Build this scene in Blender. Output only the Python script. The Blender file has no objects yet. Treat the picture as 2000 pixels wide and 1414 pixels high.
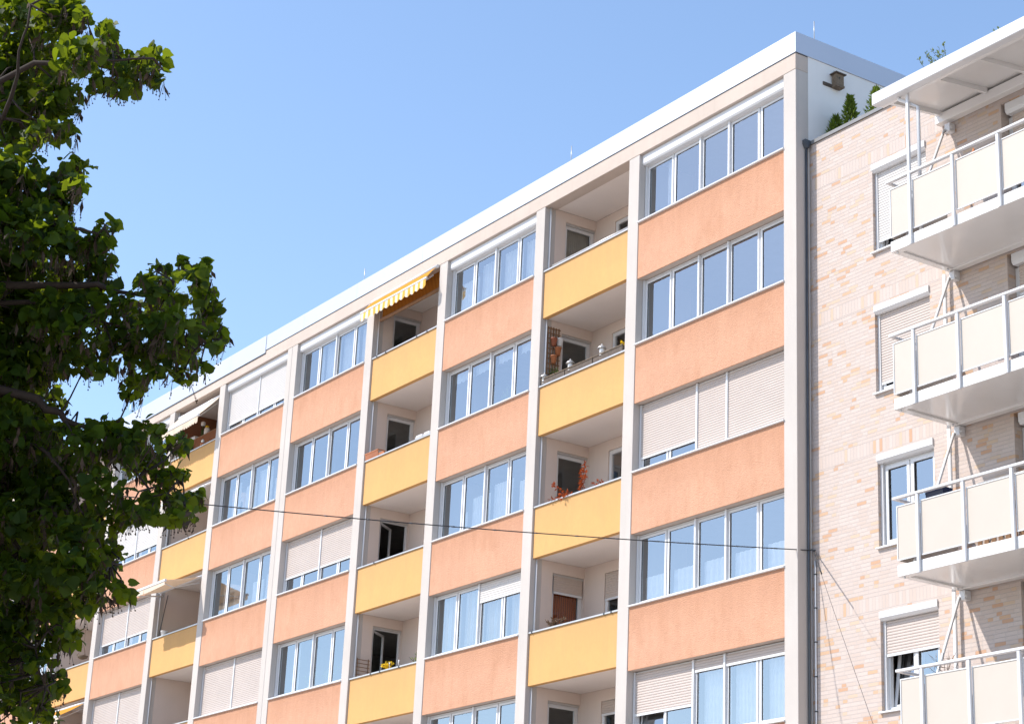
import bpy, math, random
import numpy as np
from mathutils import Vector, Matrix
random.seed(7)
R = math.radians
S = bpy.context.scene
COL = S.collection

# ------------------------------------------------------------------ camera
CAM = Vector((26.315, -23.43, 1.596))
YAW, PITCH, ROLL, FPX = -0.9953, 0.3390, 0.0468, 3857.8
CP = (math.cos(YAW), -math.sin(YAW))
FW = Vector((math.sin(YAW) * math.cos(PITCH), math.cos(YAW) * math.cos(PITCH), math.sin(PITCH)))
RT0 = Vector((CP[0], CP[1], 0.0))
UP0 = RT0.cross(FW)
RT = RT0 * math.cos(ROLL) + UP0 * math.sin(ROLL)
UP = -RT0 * math.sin(ROLL) + UP0 * math.cos(ROLL)
cd = bpy.data.cameras.new("camera")
cam = bpy.data.objects.new("camera", cd)
COL.objects.link(cam)
m = Matrix((RT, UP, -FW)).transposed().to_4x4()
m.translation = CAM
cam.matrix_world = m
cd.sensor_width = 36.0
cd.lens = FPX / 2000.0 * 36.0
cd.clip_end = 5000.0
S.camera = cam

# ------------------------------------------------------------------ sky, sun, exposure
SUN = Vector((-0.366, -0.580, 0.726)).normalized()      # towards the sun
w = bpy.data.worlds.new("World")
S.world = w
w.use_nodes = True
nt = w.node_tree
sky = nt.nodes.new("ShaderNodeTexSky")
sky.sky_type = 'NISHITA'
sky.sun_disc = False
sky.sun_elevation = math.asin(SUN.z)
sky.sun_rotation = math.atan2(SUN.x, SUN.y)
sky.altitude = 200.0
sky.air_density = 1.0
sky.dust_density = 0.7
sky.ozone_density = 2.0
bg = nt.nodes["Background"]
bg.inputs[1].default_value = 0.14
tint = nt.nodes.new("ShaderNodeMix")
tint.data_type = 'RGBA'
tint.blend_type = 'MULTIPLY'
tint.inputs[0].default_value = 1.0
tint.inputs[7].default_value = (0.965, 0.962, 0.95, 1)
nt.links.new(sky.outputs[0], tint.inputs[6])
nt.links.new(tint.outputs[2], bg.inputs[0])
sl = bpy.data.lights.new("sun", 'SUN')
sl.energy = 3.0
sl.angle = R(0.53)
sl.color = (1.0, 0.945, 0.87)
so = bpy.data.objects.new("sun", sl)
so.rotation_euler = SUN.to_track_quat('Z', 'Y').to_euler()
so.location = (0, -60, 80)
COL.objects.link(so)
S.view_settings.view_transform = 'Standard'
S.view_settings.look = 'None'
S.view_settings.exposure = 1.03
S.view_settings.gamma = 1.0
S.cycles.max_bounces = 8
S.cycles.transparent_max_bounces = 12
S.cycles.sample_clamp_indirect = 6.0


# ------------------------------------------------------------------ material helpers
class NT:
    def __init__(self, name):
        self.m = bpy.data.materials.new(name)
        self.m.use_nodes = True
        self.t = self.m.node_tree
        self.b = self.t.nodes["Principled BSDF"]
        self.out = self.t.nodes["Material Output"]

    def n(self, kind, **kw):
        nd = self.t.nodes.new(kind)
        for k, v in kw.items():
            setattr(nd, k, v)
        return nd

    def set(self, sock, v):
        if isinstance(v, bpy.types.NodeSocket):
            self.t.links.new(v, sock)
        else:
            sock.default_value = v

    def math(self, op, a, b=0.0, c=None):
        nd = self.n("ShaderNodeMath", operation=op)
        self.set(nd.inputs[0], a)
        self.set(nd.inputs[1], b)
        if c is not None:
            self.set(nd.inputs[2], c)
        return nd.outputs[0]

    def mix(self, f, a, b):
        nd = self.n("ShaderNodeMix", data_type='RGBA')
        self.set(nd.inputs[0], f)
        self.set(nd.inputs[6], a if isinstance(a, bpy.types.NodeSocket) else (*a[:3], 1))
        self.set(nd.inputs[7], b if isinstance(b, bpy.types.NodeSocket) else (*b[:3], 1))
        return nd.outputs[2]

    def coord(self):
        return self.n("ShaderNodeTexCoord").outputs['Object']

    def mapping(self, v, sc):
        nd = self.n("ShaderNodeMapping")
        self.t.links.new(v, nd.inputs[0])
        nd.inputs['Scale'].default_value = sc
        return nd.outputs[0]

    def noise(self, v, scale, detail=3.0, rough=0.55):
        nd = self.n("ShaderNodeTexNoise")
        self.t.links.new(v, nd.inputs['Vector'])
        nd.inputs['Scale'].default_value = scale
        nd.inputs['Detail'].default_value = detail
        nd.inputs['Roughness'].default_value = rough
        return nd.outputs[0]

    def ramp(self, f, lo, hi):
        nd = self.n("ShaderNodeMapRange")
        self.set(nd.inputs[0], f)
        nd.inputs[1].default_value = lo
        nd.inputs[2].default_value = hi
        return nd.outputs[0]

    def bump(self, h, strength, dist):
        nd = self.n("ShaderNodeBump")
        nd.inputs['Strength'].default_value = strength
        nd.inputs['Distance'].default_value = dist
        self.t.links.new(h, nd.inputs['Height'])
        self.t.links.new(nd.outputs[0], self.b.inputs['Normal'])

    def base(self, c, rough=0.6, metal=0.0, spec=0.4):
        self.set(self.b.inputs['Base Color'], c if isinstance(c, bpy.types.NodeSocket) else (*c, 1))
        self.b.inputs['Roughness'].default_value = rough
        self.b.inputs['Metallic'].default_value = metal
        self.b.inputs['Specular IOR Level'].default_value = spec
        return self


def mul(c, f):
    return tuple(min(1.0, x * f) for x in c)


def stucco(name, c, dark=0.86, grain=60.0, bump=0.5, streak=0.6, dirt=None, mottle=0.0, sillz=None):
    t = NT(name)
    v = t.coord()
    big = t.ramp(t.noise(v, 0.9, 4), 0.35, 0.7)
    col = t.mix(t.math('MULTIPLY', big, 0.55), mul(c, 1.04), mul(c, dark))
    st = t.ramp(t.noise(t.mapping(v, (5.5, 5.5, 0.35)), 1.0, 4, 0.65), 0.48, 0.78)
    col = t.mix(t.math('MULTIPLY', st, streak), col, mul(dirt or c, dark * 0.93))
    if mottle:
        mo = t.ramp(t.noise(t.mapping(v, (1.0, 1.0, 0.6)), 13.0, 5, 0.75), 0.36, 0.66)
        col = t.mix(t.math('MULTIPLY', mo, mottle), col, mul(c, dark * 0.9))
        mo2 = t.ramp(t.noise(t.mapping(v, (1.0, 1.0, 0.5)), 2.3, 4, 0.6), 0.52, 0.8)
        col = t.mix(t.math('MULTIPLY', mo2, mottle), col, mul(dirt or c, dark * 0.95))
    if sillz:
        sp = t.n("ShaderNodeSeparateXYZ")
        t.t.links.new(v, sp.inputs[0])
        below = t.math('FLOORED_MODULO', t.math('SUBTRACT', sillz, sp.outputs[2]), 2.8)
        edge = t.ramp(t.math('ADD', below, t.math('MULTIPLY', t.noise(t.mapping(v, (3.0, 3.0, 0.4)), 1.0, 4, 0.7), -0.9)), 0.30, -0.38)
        col = t.mix(t.math('MULTIPLY', edge, 0.42), col, mul(dirt or c, 0.80))
    fine = t.noise(v, grain, 3, 0.7)
    col = t.mix(t.math('MULTIPLY', t.ramp(fine, 0.5, 0.75), 0.35), col, mul(c, dark * 0.9))
    t.base(col, 0.92, spec=0.15)
    t.bump(fine, bump, 0.02)
    return t.m


def plain(name, c, rough=0.5, metal=0.0, var=0.06, spec=0.4, scale=3.0, bump=0.0):
    t = NT(name)
    v = t.coord()
    f = t.noise(v, scale, 4)
    col = t.mix(t.ramp(f, 0.3, 0.7), mul(c, 1 + var), mul(c, 1 - var))
    t.base(col, rough, metal, spec)
    if bump:
        t.bump(t.noise(v, scale * 8, 3), bump, 0.01)
    return t.m


def cloth(name, c, trans=0.35, sheer=0.0, stripe=None, pitch=0.2, col2=None):
    t = NT(name)
    v = t.coord()
    sx = t.n("ShaderNodeSeparateXYZ")
    t.t.links.new(v, sx.inputs[0])
    f = t.noise(v, 6, 3)
    col = t.mix(t.ramp(f, 0.3, 0.7), mul(c, 1.04), mul(c, 0.93))
    if stripe:
        s = t.math('GREATER_THAN', t.math('FRACT', t.math('MULTIPLY', sx.outputs[0], 1 / pitch)), 0.5)
        col = t.mix(s, col, stripe)
    df = t.n("ShaderNodeBsdfDiffuse")
    tr = t.n("ShaderNodeBsdfTranslucent")
    t.set(df.inputs[0], col)
    t.set(tr.inputs[0], col)
    mx = t.n("ShaderNodeMixShader")
    mx.inputs[0].default_value = trans
    t.t.links.new(df.outputs[0], mx.inputs[1])
    t.t.links.new(tr.outputs[0], mx.inputs[2])
    o = mx.outputs[0]
    if sheer:
        tp = t.n("ShaderNodeBsdfTransparent")
        m2 = t.n("ShaderNodeMixShader")
        m2.inputs[0].default_value = sheer
        t.t.links.new(o, m2.inputs[1])
        t.t.links.new(tp.outputs[0], m2.inputs[2])
        o = m2.outputs[0]
    t.t.links.new(o, t.out.inputs[0])
    return t.m


def glass(name, refl, tint=(0.92, 0.96, 1.0)):
    t = NT(name)
    g = t.n("ShaderNodeBsdfGlossy")
    g.inputs['Roughness'].default_value = 0.0
    g.inputs['Color'].default_value = (*tint, 1)
    v = t.coord()
    bp = t.n("ShaderNodeBump")
    bp.inputs['Strength'].default_value = 0.02
    bp.inputs['Distance'].default_value = 0.02
    t.t.links.new(t.noise(v, 1.6, 1), bp.inputs['Height'])
    t.t.links.new(bp.outputs[0], g.inputs['Normal'])
    tp = t.n("ShaderNodeBsdfTransparent")
    tp.inputs[0].default_value = (0.93, 0.96, 0.96, 1)
    fr = t.n("ShaderNodeLayerWeight")
    fr.inputs[0].default_value = 0.35
    f = t.math('ADD', t.math('MULTIPLY', fr.outputs['Fresnel'], 0.55), refl)
    mx = t.n("ShaderNodeMixShader")
    t.t.links.new(t.math('MINIMUM', f, 0.95), mx.inputs[0])
    t.t.links.new(tp.outputs[0], mx.inputs[1])
    t.t.links.new(g.outputs[0], mx.inputs[2])
    t.t.links.new(mx.outputs[0], t.out.inputs[0])
    return t.m


def leafmat(name, c, tc, trans=0.45, rough=0.55, spec=0.18):
    t = NT(name)
    oi = t.n("ShaderNodeNewGeometry")
    f = oi.outputs['Random Per Island']
    col = t.mix(f, mul(c, 0.7), mul(c, 1.35))
    tcol = t.mix(f, mul(tc, 0.75), mul(tc, 1.25))
    t.base(col, rough, spec=spec)
    tr = t.n("ShaderNodeBsdfTranslucent")
    t.set(tr.inputs[0], tcol)
    mx = t.n("ShaderNodeMixShader")
    mx.inputs[0].default_value = trans
    t.t.links.new(t.b.outputs[0], mx.inputs[1])
    t.t.links.new(tr.outputs[0], mx.inputs[2])
    t.t.links.new(mx.outputs[0], t.out.inputs[0])
    return t.m


def brickmat():
    t = NT("pale_clinker_brick")
    v = t.coord()
    s = t.n("ShaderNodeSeparateXYZ")
    t.t.links.new(v, s.inputs[0])
    u = t.math('ADD', t.math('ADD', s.outputs[0], s.outputs[1]), 40.0)
    z = t.math('ADD', s.outputs[2], 100.0)
    CH, CW, J = 0.0708, 0.25, 0.010

    def wn(a, b):
        nd = t.n("ShaderNodeTexWhiteNoise", noise_dimensions='2D')
        cb = t.n("ShaderNodeCombineXYZ")
        t.set(cb.inputs[0], a)
        t.set(cb.inputs[1], b)
        t.t.links.new(cb.outputs[0], nd.inputs['Vector'])
        return nd.outputs[0]
    # running courses
    row = t.math('FLOOR', t.math('DIVIDE', z, CH))
    fv = t.math('MULTIPLY', t.math('FRACT', t.math('DIVIDE', z, CH)), CH)
    uu = t.math('ADD', t.math('DIVIDE', u, CW), wn(row, 3.3))
    c = t.math('FLOOR', uu)
    fu = t.math('FRACT', uu)
    split = t.math('GREATER_THAN', wn(c, t.math('ADD', row, 0.37)), 0.72)
    fu2 = t.math('MULTIPLY', fu, 2.0)
    sub = t.math('MULTIPLY', split, t.math('FLOOR', fu2))
    fh = t.math('MULTIPLY', t.math('FRACT', fu2), CW / 2)
    fs = t.math('MULTIPLY', fu, CW)
    du = t.math('ADD', t.math('MULTIPLY', split, fh), t.math('MULTIPLY', t.math('SUBTRACT', 1.0, split), fs))
    rnd = wn(t.math('ADD', c, t.math('MULTIPLY', sub, 0.5)), row)
    mort = t.math('MAXIMUM', t.math('LESS_THAN', fv, J), t.math('LESS_THAN', du, J))
    # soldier course over the windows
    PER = 2.828
    zz = t.math('FLOORED_MODULO', t.math('SUBTRACT', s.outputs[2], 14.865 - PER * 8), PER)
    sold = t.math('LESS_THAN', zz, 0.25)
    SW = 0.082
    su = t.math('DIVIDE', u, SW)
    sc_ = t.math('FLOOR', su)
    sfu = t.math('MULTIPLY', t.math('FRACT', su), SW)
    smort = t.math('MAXIMUM', t.math('LESS_THAN', sfu, J), t.math('LESS_THAN', zz, J))
    srnd = wn(sc_, t.math('FLOOR', t.math('DIVIDE', z, PER)))
    rnd = t.math('ADD', t.math('MULTIPLY', sold, srnd), t.math('MULTIPLY', t.math('SUBTRACT', 1.0, sold), rnd))
    mort = t.math('ADD', t.math('MULTIPLY', sold, smort), t.math('MULTIPLY', t.math('SUBTRACT', 1.0, sold), mort))
    rp = t.n("ShaderNodeValToRGB")
    rp.color_ramp.interpolation = 'CONSTANT'
    els = rp.color_ramp.elements
    cols = [(0.0, (0.505, 0.425, 0.385)), (0.25, (0.49, 0.405, 0.36)), (0.5, (0.52, 0.443, 0.405)), (0.68, (0.50, 0.423, 0.385)),
            (0.83, (0.52, 0.40, 0.30)), (0.90, (0.51, 0.335, 0.215)), (0.955, (0.48, 0.29, 0.185))]
    els[0].position, els[0].color = 0.0, (*cols[0][1], 1)
    els[1].position, els[1].color = cols[1][0], (*cols[1][1], 1)
    for p, cc in cols[2:]:
        e = els.new(p)
        e.color = (*cc, 1)
    t.t.links.new(rnd, rp.inputs[0])
    grain = t.noise(v, 35, 4, 0.7)
    bc = t.mix(t.math('MULTIPLY', t.ramp(grain, 0.35, 0.75), 0.3), rp.outputs[0], (0.42, 0.345, 0.30))
    big = t.ramp(t.noise(v, 0.7, 4), 0.4, 0.75)
    bc = t.mix(t.math('MULTIPLY', big, 0.2), bc, (0.42, 0.36, 0.32))
    col = t.mix(mort, bc, (0.46, 0.405, 0.38))
    t.base(col, 0.85, spec=0.2)
    t.bump(t.math('ADD', t.math('SUBTRACT', 1.0, mort), t.math('MULTIPLY', grain, 0.25)), 0.9, 0.006)
    return t.m


M = {}
M['orange'] = stucco("orange_render", (0.585, 0.325, 0.215), 0.89, 40, 1.0, 0.22, dirt=(0.50, 0.25, 0.145), mottle=0.5, sillz=18.66)
M['yellow'] = stucco("yellow_render", (0.59, 0.345, 0.14), 0.93, 60, 0.4, 0.25, mottle=0.3, sillz=18.66, dirt=(0.56, 0.34, 0.16))
M['pier'] = stucco("pale_concrete", (0.495, 0.455, 0.425), 0.9, 90, 0.4, 0.35)
M['beam'] = stucco("beige_concrete", (0.52, 0.44, 0.385), 0.88, 90, 0.5, 0.35)
M['plaster'] = stucco("loggia_plaster", (0.64, 0.535, 0.47), 0.93, 90, 0.2, 0.2)
M['ceiling'] = stucco("white_ceiling_paint", (0.74, 0.68, 0.64), 0.94, 60, 0.15, 0.1)
M['whitewall'] = stucco("white_render", (0.74, 0.73, 0.72), 0.95, 90, 0.3, 0.2)
M['brown'] = stucco("brown_awning_light_and_board", (0.24, 0.105, 0.055), 0.85, 60, 0.2, 0.3)  # awning-filtered light painted into a loggia wall colour; the shelf board shares it
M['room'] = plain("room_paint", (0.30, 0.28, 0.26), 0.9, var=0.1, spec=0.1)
M['pvc'] = plain("white_plastic_frame", (0.62, 0.62, 0.63), 0.35, var=0.02)
M['steel'] = plain("white_powder_coat", (0.62, 0.62, 0.63), 0.28, var=0.02, spec=0.5)
M['panel'] = plain("cream_balcony_board", (0.475, 0.425, 0.37), 0.5, var=0.015)
M['slab'] = plain("white_painted_slab", (0.74, 0.72, 0.70), 0.16, var=0.03, scale=1.2, spec=0.6)
M['fascia'] = plain("white_sheet_metal", (0.53, 0.545, 0.60), 0.45, metal=0.55, var=0.02, scale=0.6)
M['alu'] = plain("grey_sheet_metal", (0.50, 0.49, 0.48), 0.4, metal=0.5, var=0.06)
M['darkmetal'] = plain("dark_zinc", (0.085, 0.095, 0.11), 0.45, metal=0.4, var=0.2)
M['coping'] = plain("grey_coping_metal", (0.17, 0.17, 0.175), 0.5, metal=0.3, var=0.1)
M['seal'] = plain("black_rubber", (0.015, 0.015, 0.017), 0.6, var=0.1)
M['shut'] = plain("beige_shutter_slat", (0.47, 0.405, 0.37), 0.55, var=0.03)
M['shutw'] = plain("white_shutter_slat", (0.54, 0.515, 0.50), 0.5, var=0.02)
M['shutg'] = plain("grey_beige_shutter_slat", (0.48, 0.40, 0.35), 0.55, var=0.03)
M['glass'] = glass("window_glass", 0.31)
M['glassd'] = glass("loggia_glass", 0.06)
M['sheer'] = cloth("sheer_curtain", (0.93, 0.93, 0.92), 0.4, 0.06)
M['lace'] = cloth("lace_curtain", (0.93, 0.93, 0.93), 0.4, 0.0)
M['print'] = cloth("printed_curtain", (0.80, 0.70, 0.55), 0.35, 0.15, stripe=(0.85, 0.84, 0.8), pitch=0.31)
M['blind'] = cloth("vertical_blind_cloth", (0.42, 0.38, 0.33), 0.2)
M['awnorange'] = cloth("orange_awning_cloth", (0.66, 0.34, 0.07), 0.35)
M['valstripe'] = cloth("striped_valance_cloth", (0.86, 0.52, 0.12), 0.3, stripe=(0.86, 0.80, 0.68), pitch=0.25)
M['awncream'] = cloth("cream_awning_cloth", (0.80, 0.68, 0.55), 0.3)
M['awnbrown'] = cloth("brown_striped_cloth", (0.30, 0.12, 0.03), 0.3, stripe=(0.55, 0.26, 0.05), pitch=0.07)
M['terra'] = plain("terracotta", (0.42, 0.16, 0.07), 0.75, var=0.12)
M['wood'] = plain("weathered_dark_wood", (0.10, 0.075, 0.06), 0.8, var=0.3, scale=12, bump=0.4)
M['wood2'] = plain("old_grey_wood", (0.17, 0.125, 0.085), 0.8, var=0.35, scale=14, bump=0.5)
M['lath'] = plain("brown_lath_wood", (0.25, 0.14, 0.075), 0.8, var=0.2, scale=10)
M['whitecer'] = plain("white_ceramic", (0.75, 0.75, 0.75), 0.25, var=0.02)
M['blue'] = plain("dark_blue_plastic", (0.012, 0.02, 0.06), 0.4, var=0.1)
M['orangecloth'] = cloth("orange_printed_cloth", (0.50, 0.12, 0.02), 0.2, stripe=(0.30, 0.065, 0.012), pitch=0.13)
M['brick'] = brickmat()
M['asphalt'] = plain("worn_grey_asphalt", (0.30, 0.275, 0.25), 0.9, var=0.2, scale=0.6, bump=0.5)
M['paving'] = plain("pale_concrete_paving", (0.52, 0.455, 0.40), 0.9, var=0.12, scale=0.8, bump=0.3)
M['kerb'] = plain("granite_kerb", (0.32, 0.31, 0.30), 0.85, var=0.15, scale=6)
M['bark'] = plain("grey_brown_bark", (0.075, 0.055, 0.042), 0.95, var=0.35, scale=9, bump=0.8)
M['twig'] = plain("dark_twig_bark", (0.034, 0.022, 0.017), 0.9, var=0.3, scale=20)
M['leaf'] = leafmat("linden_leaf", (0.018, 0.042, 0.005), (0.235, 0.30, 0.010), 0.42)
M['fruit'] = plain("brown_linden_fruit", (0.055, 0.034, 0.021), 0.9, var=0.35, scale=30)
M['conifer'] = leafmat("conifer_needle", (0.12, 0.175, 0.025), (0.2, 0.27, 0.03), 0.35, 0.7)
M['paleleaf'] = leafmat("pale_shrub_leaf", (0.20, 0.25, 0.11), (0.25, 0.32, 0.1), 0.35)
M['redleaf'] = leafmat("red_maple_leaf", (0.30, 0.060, 0.018), (0.42, 0.09, 0.02), 0.35)
M['greenleaf'] = leafmat("pot_plant_leaf", (0.06, 0.10, 0.03), (0.14, 0.2, 0.04), 0.35)
M['dryleaf'] = leafmat("dry_plant_leaf", (0.19, 0.125, 0.085), (0.2, 0.12, 0.06), 0.2)
M['yflower'] = leafmat("yellow_petal", (0.75, 0.50, 0.02), (0.7, 0.5, 0.03), 0.3)
M['redpot'] = plain("red_brown_glazed_clay", (0.30, 0.10, 0.055), 0.5, var=0.2)
M['cable'] = plain("dark_steel_cable", (0.045, 0.045, 0.05), 0.6, metal=0.3, var=0.2)


# ------------------------------------------------------------------ mesh helpers
class MB:
    def __init__(self):
        self.v = []
        self.f = []
        self.sm = set()

    def add(self, vs, fs, smooth=False):
        o = len(self.v)
        self.v += [tuple(p) for p in vs]
        for q in fs:
            if smooth:
                self.sm.add(len(self.f))
            self.f.append(tuple(i + o for i in q))
        return self

    def box(self, x0, x1, y0, y1, z0, z1):
        if x1 < x0:
            x0, x1 = x1, x0
        vs = [(x0, y0, z0), (x1, y0, z0), (x1, y1, z0), (x0, y1, z0), (x0, y0, z1), (x1, y0, z1), (x1, y1, z1), (x0, y1, z1)]
        return self.add(vs, [(0, 3, 2, 1), (4, 5, 6, 7), (0, 1, 5, 4), (1, 2, 6, 5), (2, 3, 7, 6), (3, 0, 4, 7)])

    def bbox(self, x0, x1, y0, y1, z0, z1, b=0.006):
        """box with chamfered long edges (all twelve)"""
        xs, ys, zs = (x0, x1), (y0, y1), (z0, z1)
        vs = []
        idx = {}
        for i in (0, 1):
            for j in (0, 1):
                for k in (0, 1):
                    sx, sy, sz = (1, -1)[i], (1, -1)[j], (1, -1)[k]
                    for a in range(3):
                        p = [xs[i] + sx * b, ys[j] + sy * b, zs[k] + sz * b]
                        p[a] = (xs[i], ys[j], zs[k])[a]
                        idx[(i, j, k, a)] = len(vs)
                        vs.append(tuple(p))
        fs = []
        for i in (0, 1):
            q = [idx[(i, j, k, 0)] for j, k in ((0, 0), (1, 0), (1, 1), (0, 1))]
            fs.append(q if i else q[::-1])
            q = [idx[(j, i, k, 1)] for j, k in ((0, 0), (0, 1), (1, 1), (1, 0))]
            fs.append(q if i else q[::-1])
            q = [idx[(j, k, i, 2)] for j, k in ((0, 0), (1, 0), (1, 1), (0, 1))]
            fs.append(q if i else q[::-1])
        for j in (0, 1):
            for k in (0, 1):
                fs.append((idx[(0, j, k, 1)], idx[(1, j, k, 1)], idx[(1, j, k, 2)], idx[(0, j, k, 2)]))
                fs.append((idx[(j, 0, k, 0)], idx[(j, 1, k, 0)], idx[(j, 1, k, 2)], idx[(j, 0, k, 2)]))
                fs.append((idx[(j, k, 0, 0)], idx[(j, k, 1, 0)], idx[(j, k, 1, 1)], idx[(j, k, 0, 1)]))
        for i in (0, 1):
            for j in (0, 1):
                for k in (0, 1):
                    fs.append((idx[(i, j, k, 0)], idx[(i, j, k, 1)], idx[(i, j, k, 2)]))
        return self.add(vs, fs)

    def prism(self, prof, x0, x1):
        """profile in (y, z), closed, extruded along x"""
        n = len(prof)
        vs = [(x0, y, z) for y, z in prof] + [(x1, y, z) for y, z in prof]
        fs = [(i, (i + 1) % n, (i + 1) % n + n, i + n) for i in range(n)]
        fs += [tuple(range(n))[::-1], tuple(range(n, 2 * n))]
        return self.add(vs, fs)

    def tube(self, pts, r, n=8, cap=True):
        pts = [Vector(p) for p in pts]
        rs = r if isinstance(r, (list, tuple)) else [r] * len(pts)
        o = len(self.v)
        prev = None
        for i, p in enumerate(pts):
            d = (pts[min(i + 1, len(pts) - 1)] - pts[max(i - 1, 0)])
            if d.length < 1e-9:
                d = Vector((0, 0, 1))
            d.normalize()
            if prev is None:
                a = d.orthogonal().normalized()
            else:
                a = (prev - d * prev.dot(d))
                a = a.normalized() if a.length > 1e-6 else d.orthogonal().normalized()
            prev = a
            b = d.cross(a)
            for k in range(n):
                t = 2 * math.pi * k / n
                self.v.append(tuple(p + (a * math.cos(t) + b * math.sin(t)) * rs[i]))
        for i in range(len(pts) - 1):
            for k in range(n):
                self.sm.add(len(self.f))
                self.f.append((o + i * n + k, o + i * n + (k + 1) % n, o + (i + 1) * n + (k + 1) % n, o + (i + 1) * n + k))
        if cap:
            self.f.append(tuple(o + k for k in range(n))[::-1])
            e = o + (len(pts) - 1) * n
            self.f.append(tuple(e + k for k in range(n)))
        return self

    def lathe(self, prof, c=(0, 0, 0), n=16):
        """profile of (r, z)"""
        o = len(self.v)
        for r, z in prof:
            for k in range(n):
                t = 2 * math.pi * k / n
                self.v.append((c[0] + r * math.cos(t), c[1] + r * math.sin(t), c[2] + z))
        for i in range(len(prof) - 1):
            for k in range(n):
                self.sm.add(len(self.f))
                self.f.append((o + i * n + k, o + i * n + (k + 1) % n, o + (i + 1) * n + (k + 1) % n, o + (i + 1) * n + k))
        self.f.append(tuple(o + k for k in range(n))[::-1])
        e = o + (len(prof) - 1) * n
        self.f.append(tuple(e + k for k in range(n)))
        return self

    def ring(self, x0, x1, z0, z1, y0, y1, wl, wr, wb, wt):
        """rectangular frame in the facade plane, four butted bars"""
        self.box(x0, x1, y0, y1, z0, z0 + wb)
        self.box(x0, x1, y0, y1, z1 - wt, z1)
        self.box(x0, x0 + wl, y0, y1, z0 + wb, z1 - wt)
        self.box(x1 - wr, x1, y0, y1, z0 + wb, z1 - wt)
        return self

    def build(self, name, mat, parent=None, origin=(0, 0, 0)):
        me = bpy.data.meshes.new(name)
        ox, oy, oz = origin
        me.from_pydata([(x - ox, y - oy, z - oz) for x, y, z in self.v], [], self.f)
        me.materials.append(M[mat] if isinstance(mat, str) else mat)
        for i in self.sm:
            me.polygons[i].use_smooth = True
        me.update()
        o = bpy.data.objects.new(name, me)
        COL.objects.link(o)
        if parent is not None:
            o.parent = parent
        else:
            o.location = origin
        return o


def tag(o, label=None, cat=None, group=None, kind=None):
    if label:
        o['label'] = label
    if cat:
        o['category'] = cat
    if group:
        o['group'] = group
    if kind:
        o['kind'] = kind
    return o


def thing(name, label, cat, loc=(0, 0, 0), group=None, rz=0.0):
    o = bpy.data.objects.new(name, None)
    o.empty_display_size = 0.3
    o.location = loc
    o.rotation_euler = (0, 0, rz)
    COL.objects.link(o)
    return tag(o, label, cat, group)


def kids(o):
    return [c for c in bpy.data.objects if c.parent == o]


def copy_tree(o, parent=None):
    c = o.copy()
    COL.objects.link(c)
    c.parent = parent
    for ch in kids(o):
        copy_tree(ch, c)
    return c


def at(px, py, dist):
    """world point seen at a photograph pixel at a given distance from the camera"""
    d = FW + RT * ((px - 1000) / FPX) - UP * ((py - 707) / FPX)
    return CAM + d.normalized() * dist


# ------------------------------------------------------------------ ground
g = MB()
g.box(-900, 900, -900, 900, -0.3, 0.0)
tag(g.build("street", 'asphalt'), kind='structure')
g = MB()
g.box(-120, 60, -6.0, 7.9, 0.0, 0.12)
tag(g.build("pavement", 'paving'), kind='structure')
g = MB()
g.box(-120, 60, -6.16, -6.0, 0.0, 0.125)
tag(g.build("kerb", 'kerb'), kind='structure')
g = MB()
g.box(-120, 90, -60.0, -17.0, 0.0, 0.12)
tag(g.build("plaza", 'paving'), kind='structure')

# ------------------------------------------------------------------ orange apartment block
FH = 2.8


def sill(k):
    return 18.706 - FH * (7 - k)


def head(k):
    return 20.30 if k == 7 else 17.387 - FH * (6 - k)


def ceil(k):
    return 20.33 if k == 7 else sill(k + 1) - 1.150


def floor(k):
    return sill(k) - 0.95


# piers from the right: (left x, right x)
PIER = [(-0.366, 0.0), (-5.444, -5.077), (-9.048, -8.682), (-13.313, -12.947), (-16.931, -16.565), (-21.490, -20.894),
        (-25.861, -25.495), (-29.456, -29.090), (-33.946, -33.580), (-37.720, -37.353), (-42.09, -41.72), (-45.72, -45.35),
        (-50.06, -49.69)]
BAYS = ['W', 'L', 'W', 'L', 'W', 'W', 'L', 'W', 'L', 'W', 'L', 'W']
XL = PIER[-1][0]
apt = thing("apartment_building", "long seven storey apartment block with orange render, yellow balcony parapets and pale vertical piers", "building", (-25, 4, 0))
AO = (-25, 4, 0)
OT = 20.30


def ab(mb, name, mat, parent=None):
    return mb.build(name, mat, parent or apt, AO if parent is None or parent is apt or parent.type == 'EMPTY' else AO)


for i, (a, b) in enumerate(PIER):
    if i == 5:                                   # expansion joint: two piers side by side
        mid = (a + b) / 2 - 0.02
        for q in ((a, mid - 0.006), (mid + 0.006, b)):
            ab(MB().bbox(q[0], q[1], 0.0, 0.30, 0.0, OT), "pier", 'pier')
        ab(MB().box(mid - 0.005, mid + 0.005, 0.03, 0.29, 0.0, OT), "joint_filler", 'plaster')
    elif i == 0:
        ab(MB().bbox(a, b, 0.0, 0.322, 0.0, OT), "pier", 'pier')
    else:
        ab(MB().bbox(a, b, 0.0, 0.30, 0.0, OT), "pier", 'pier')

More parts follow.
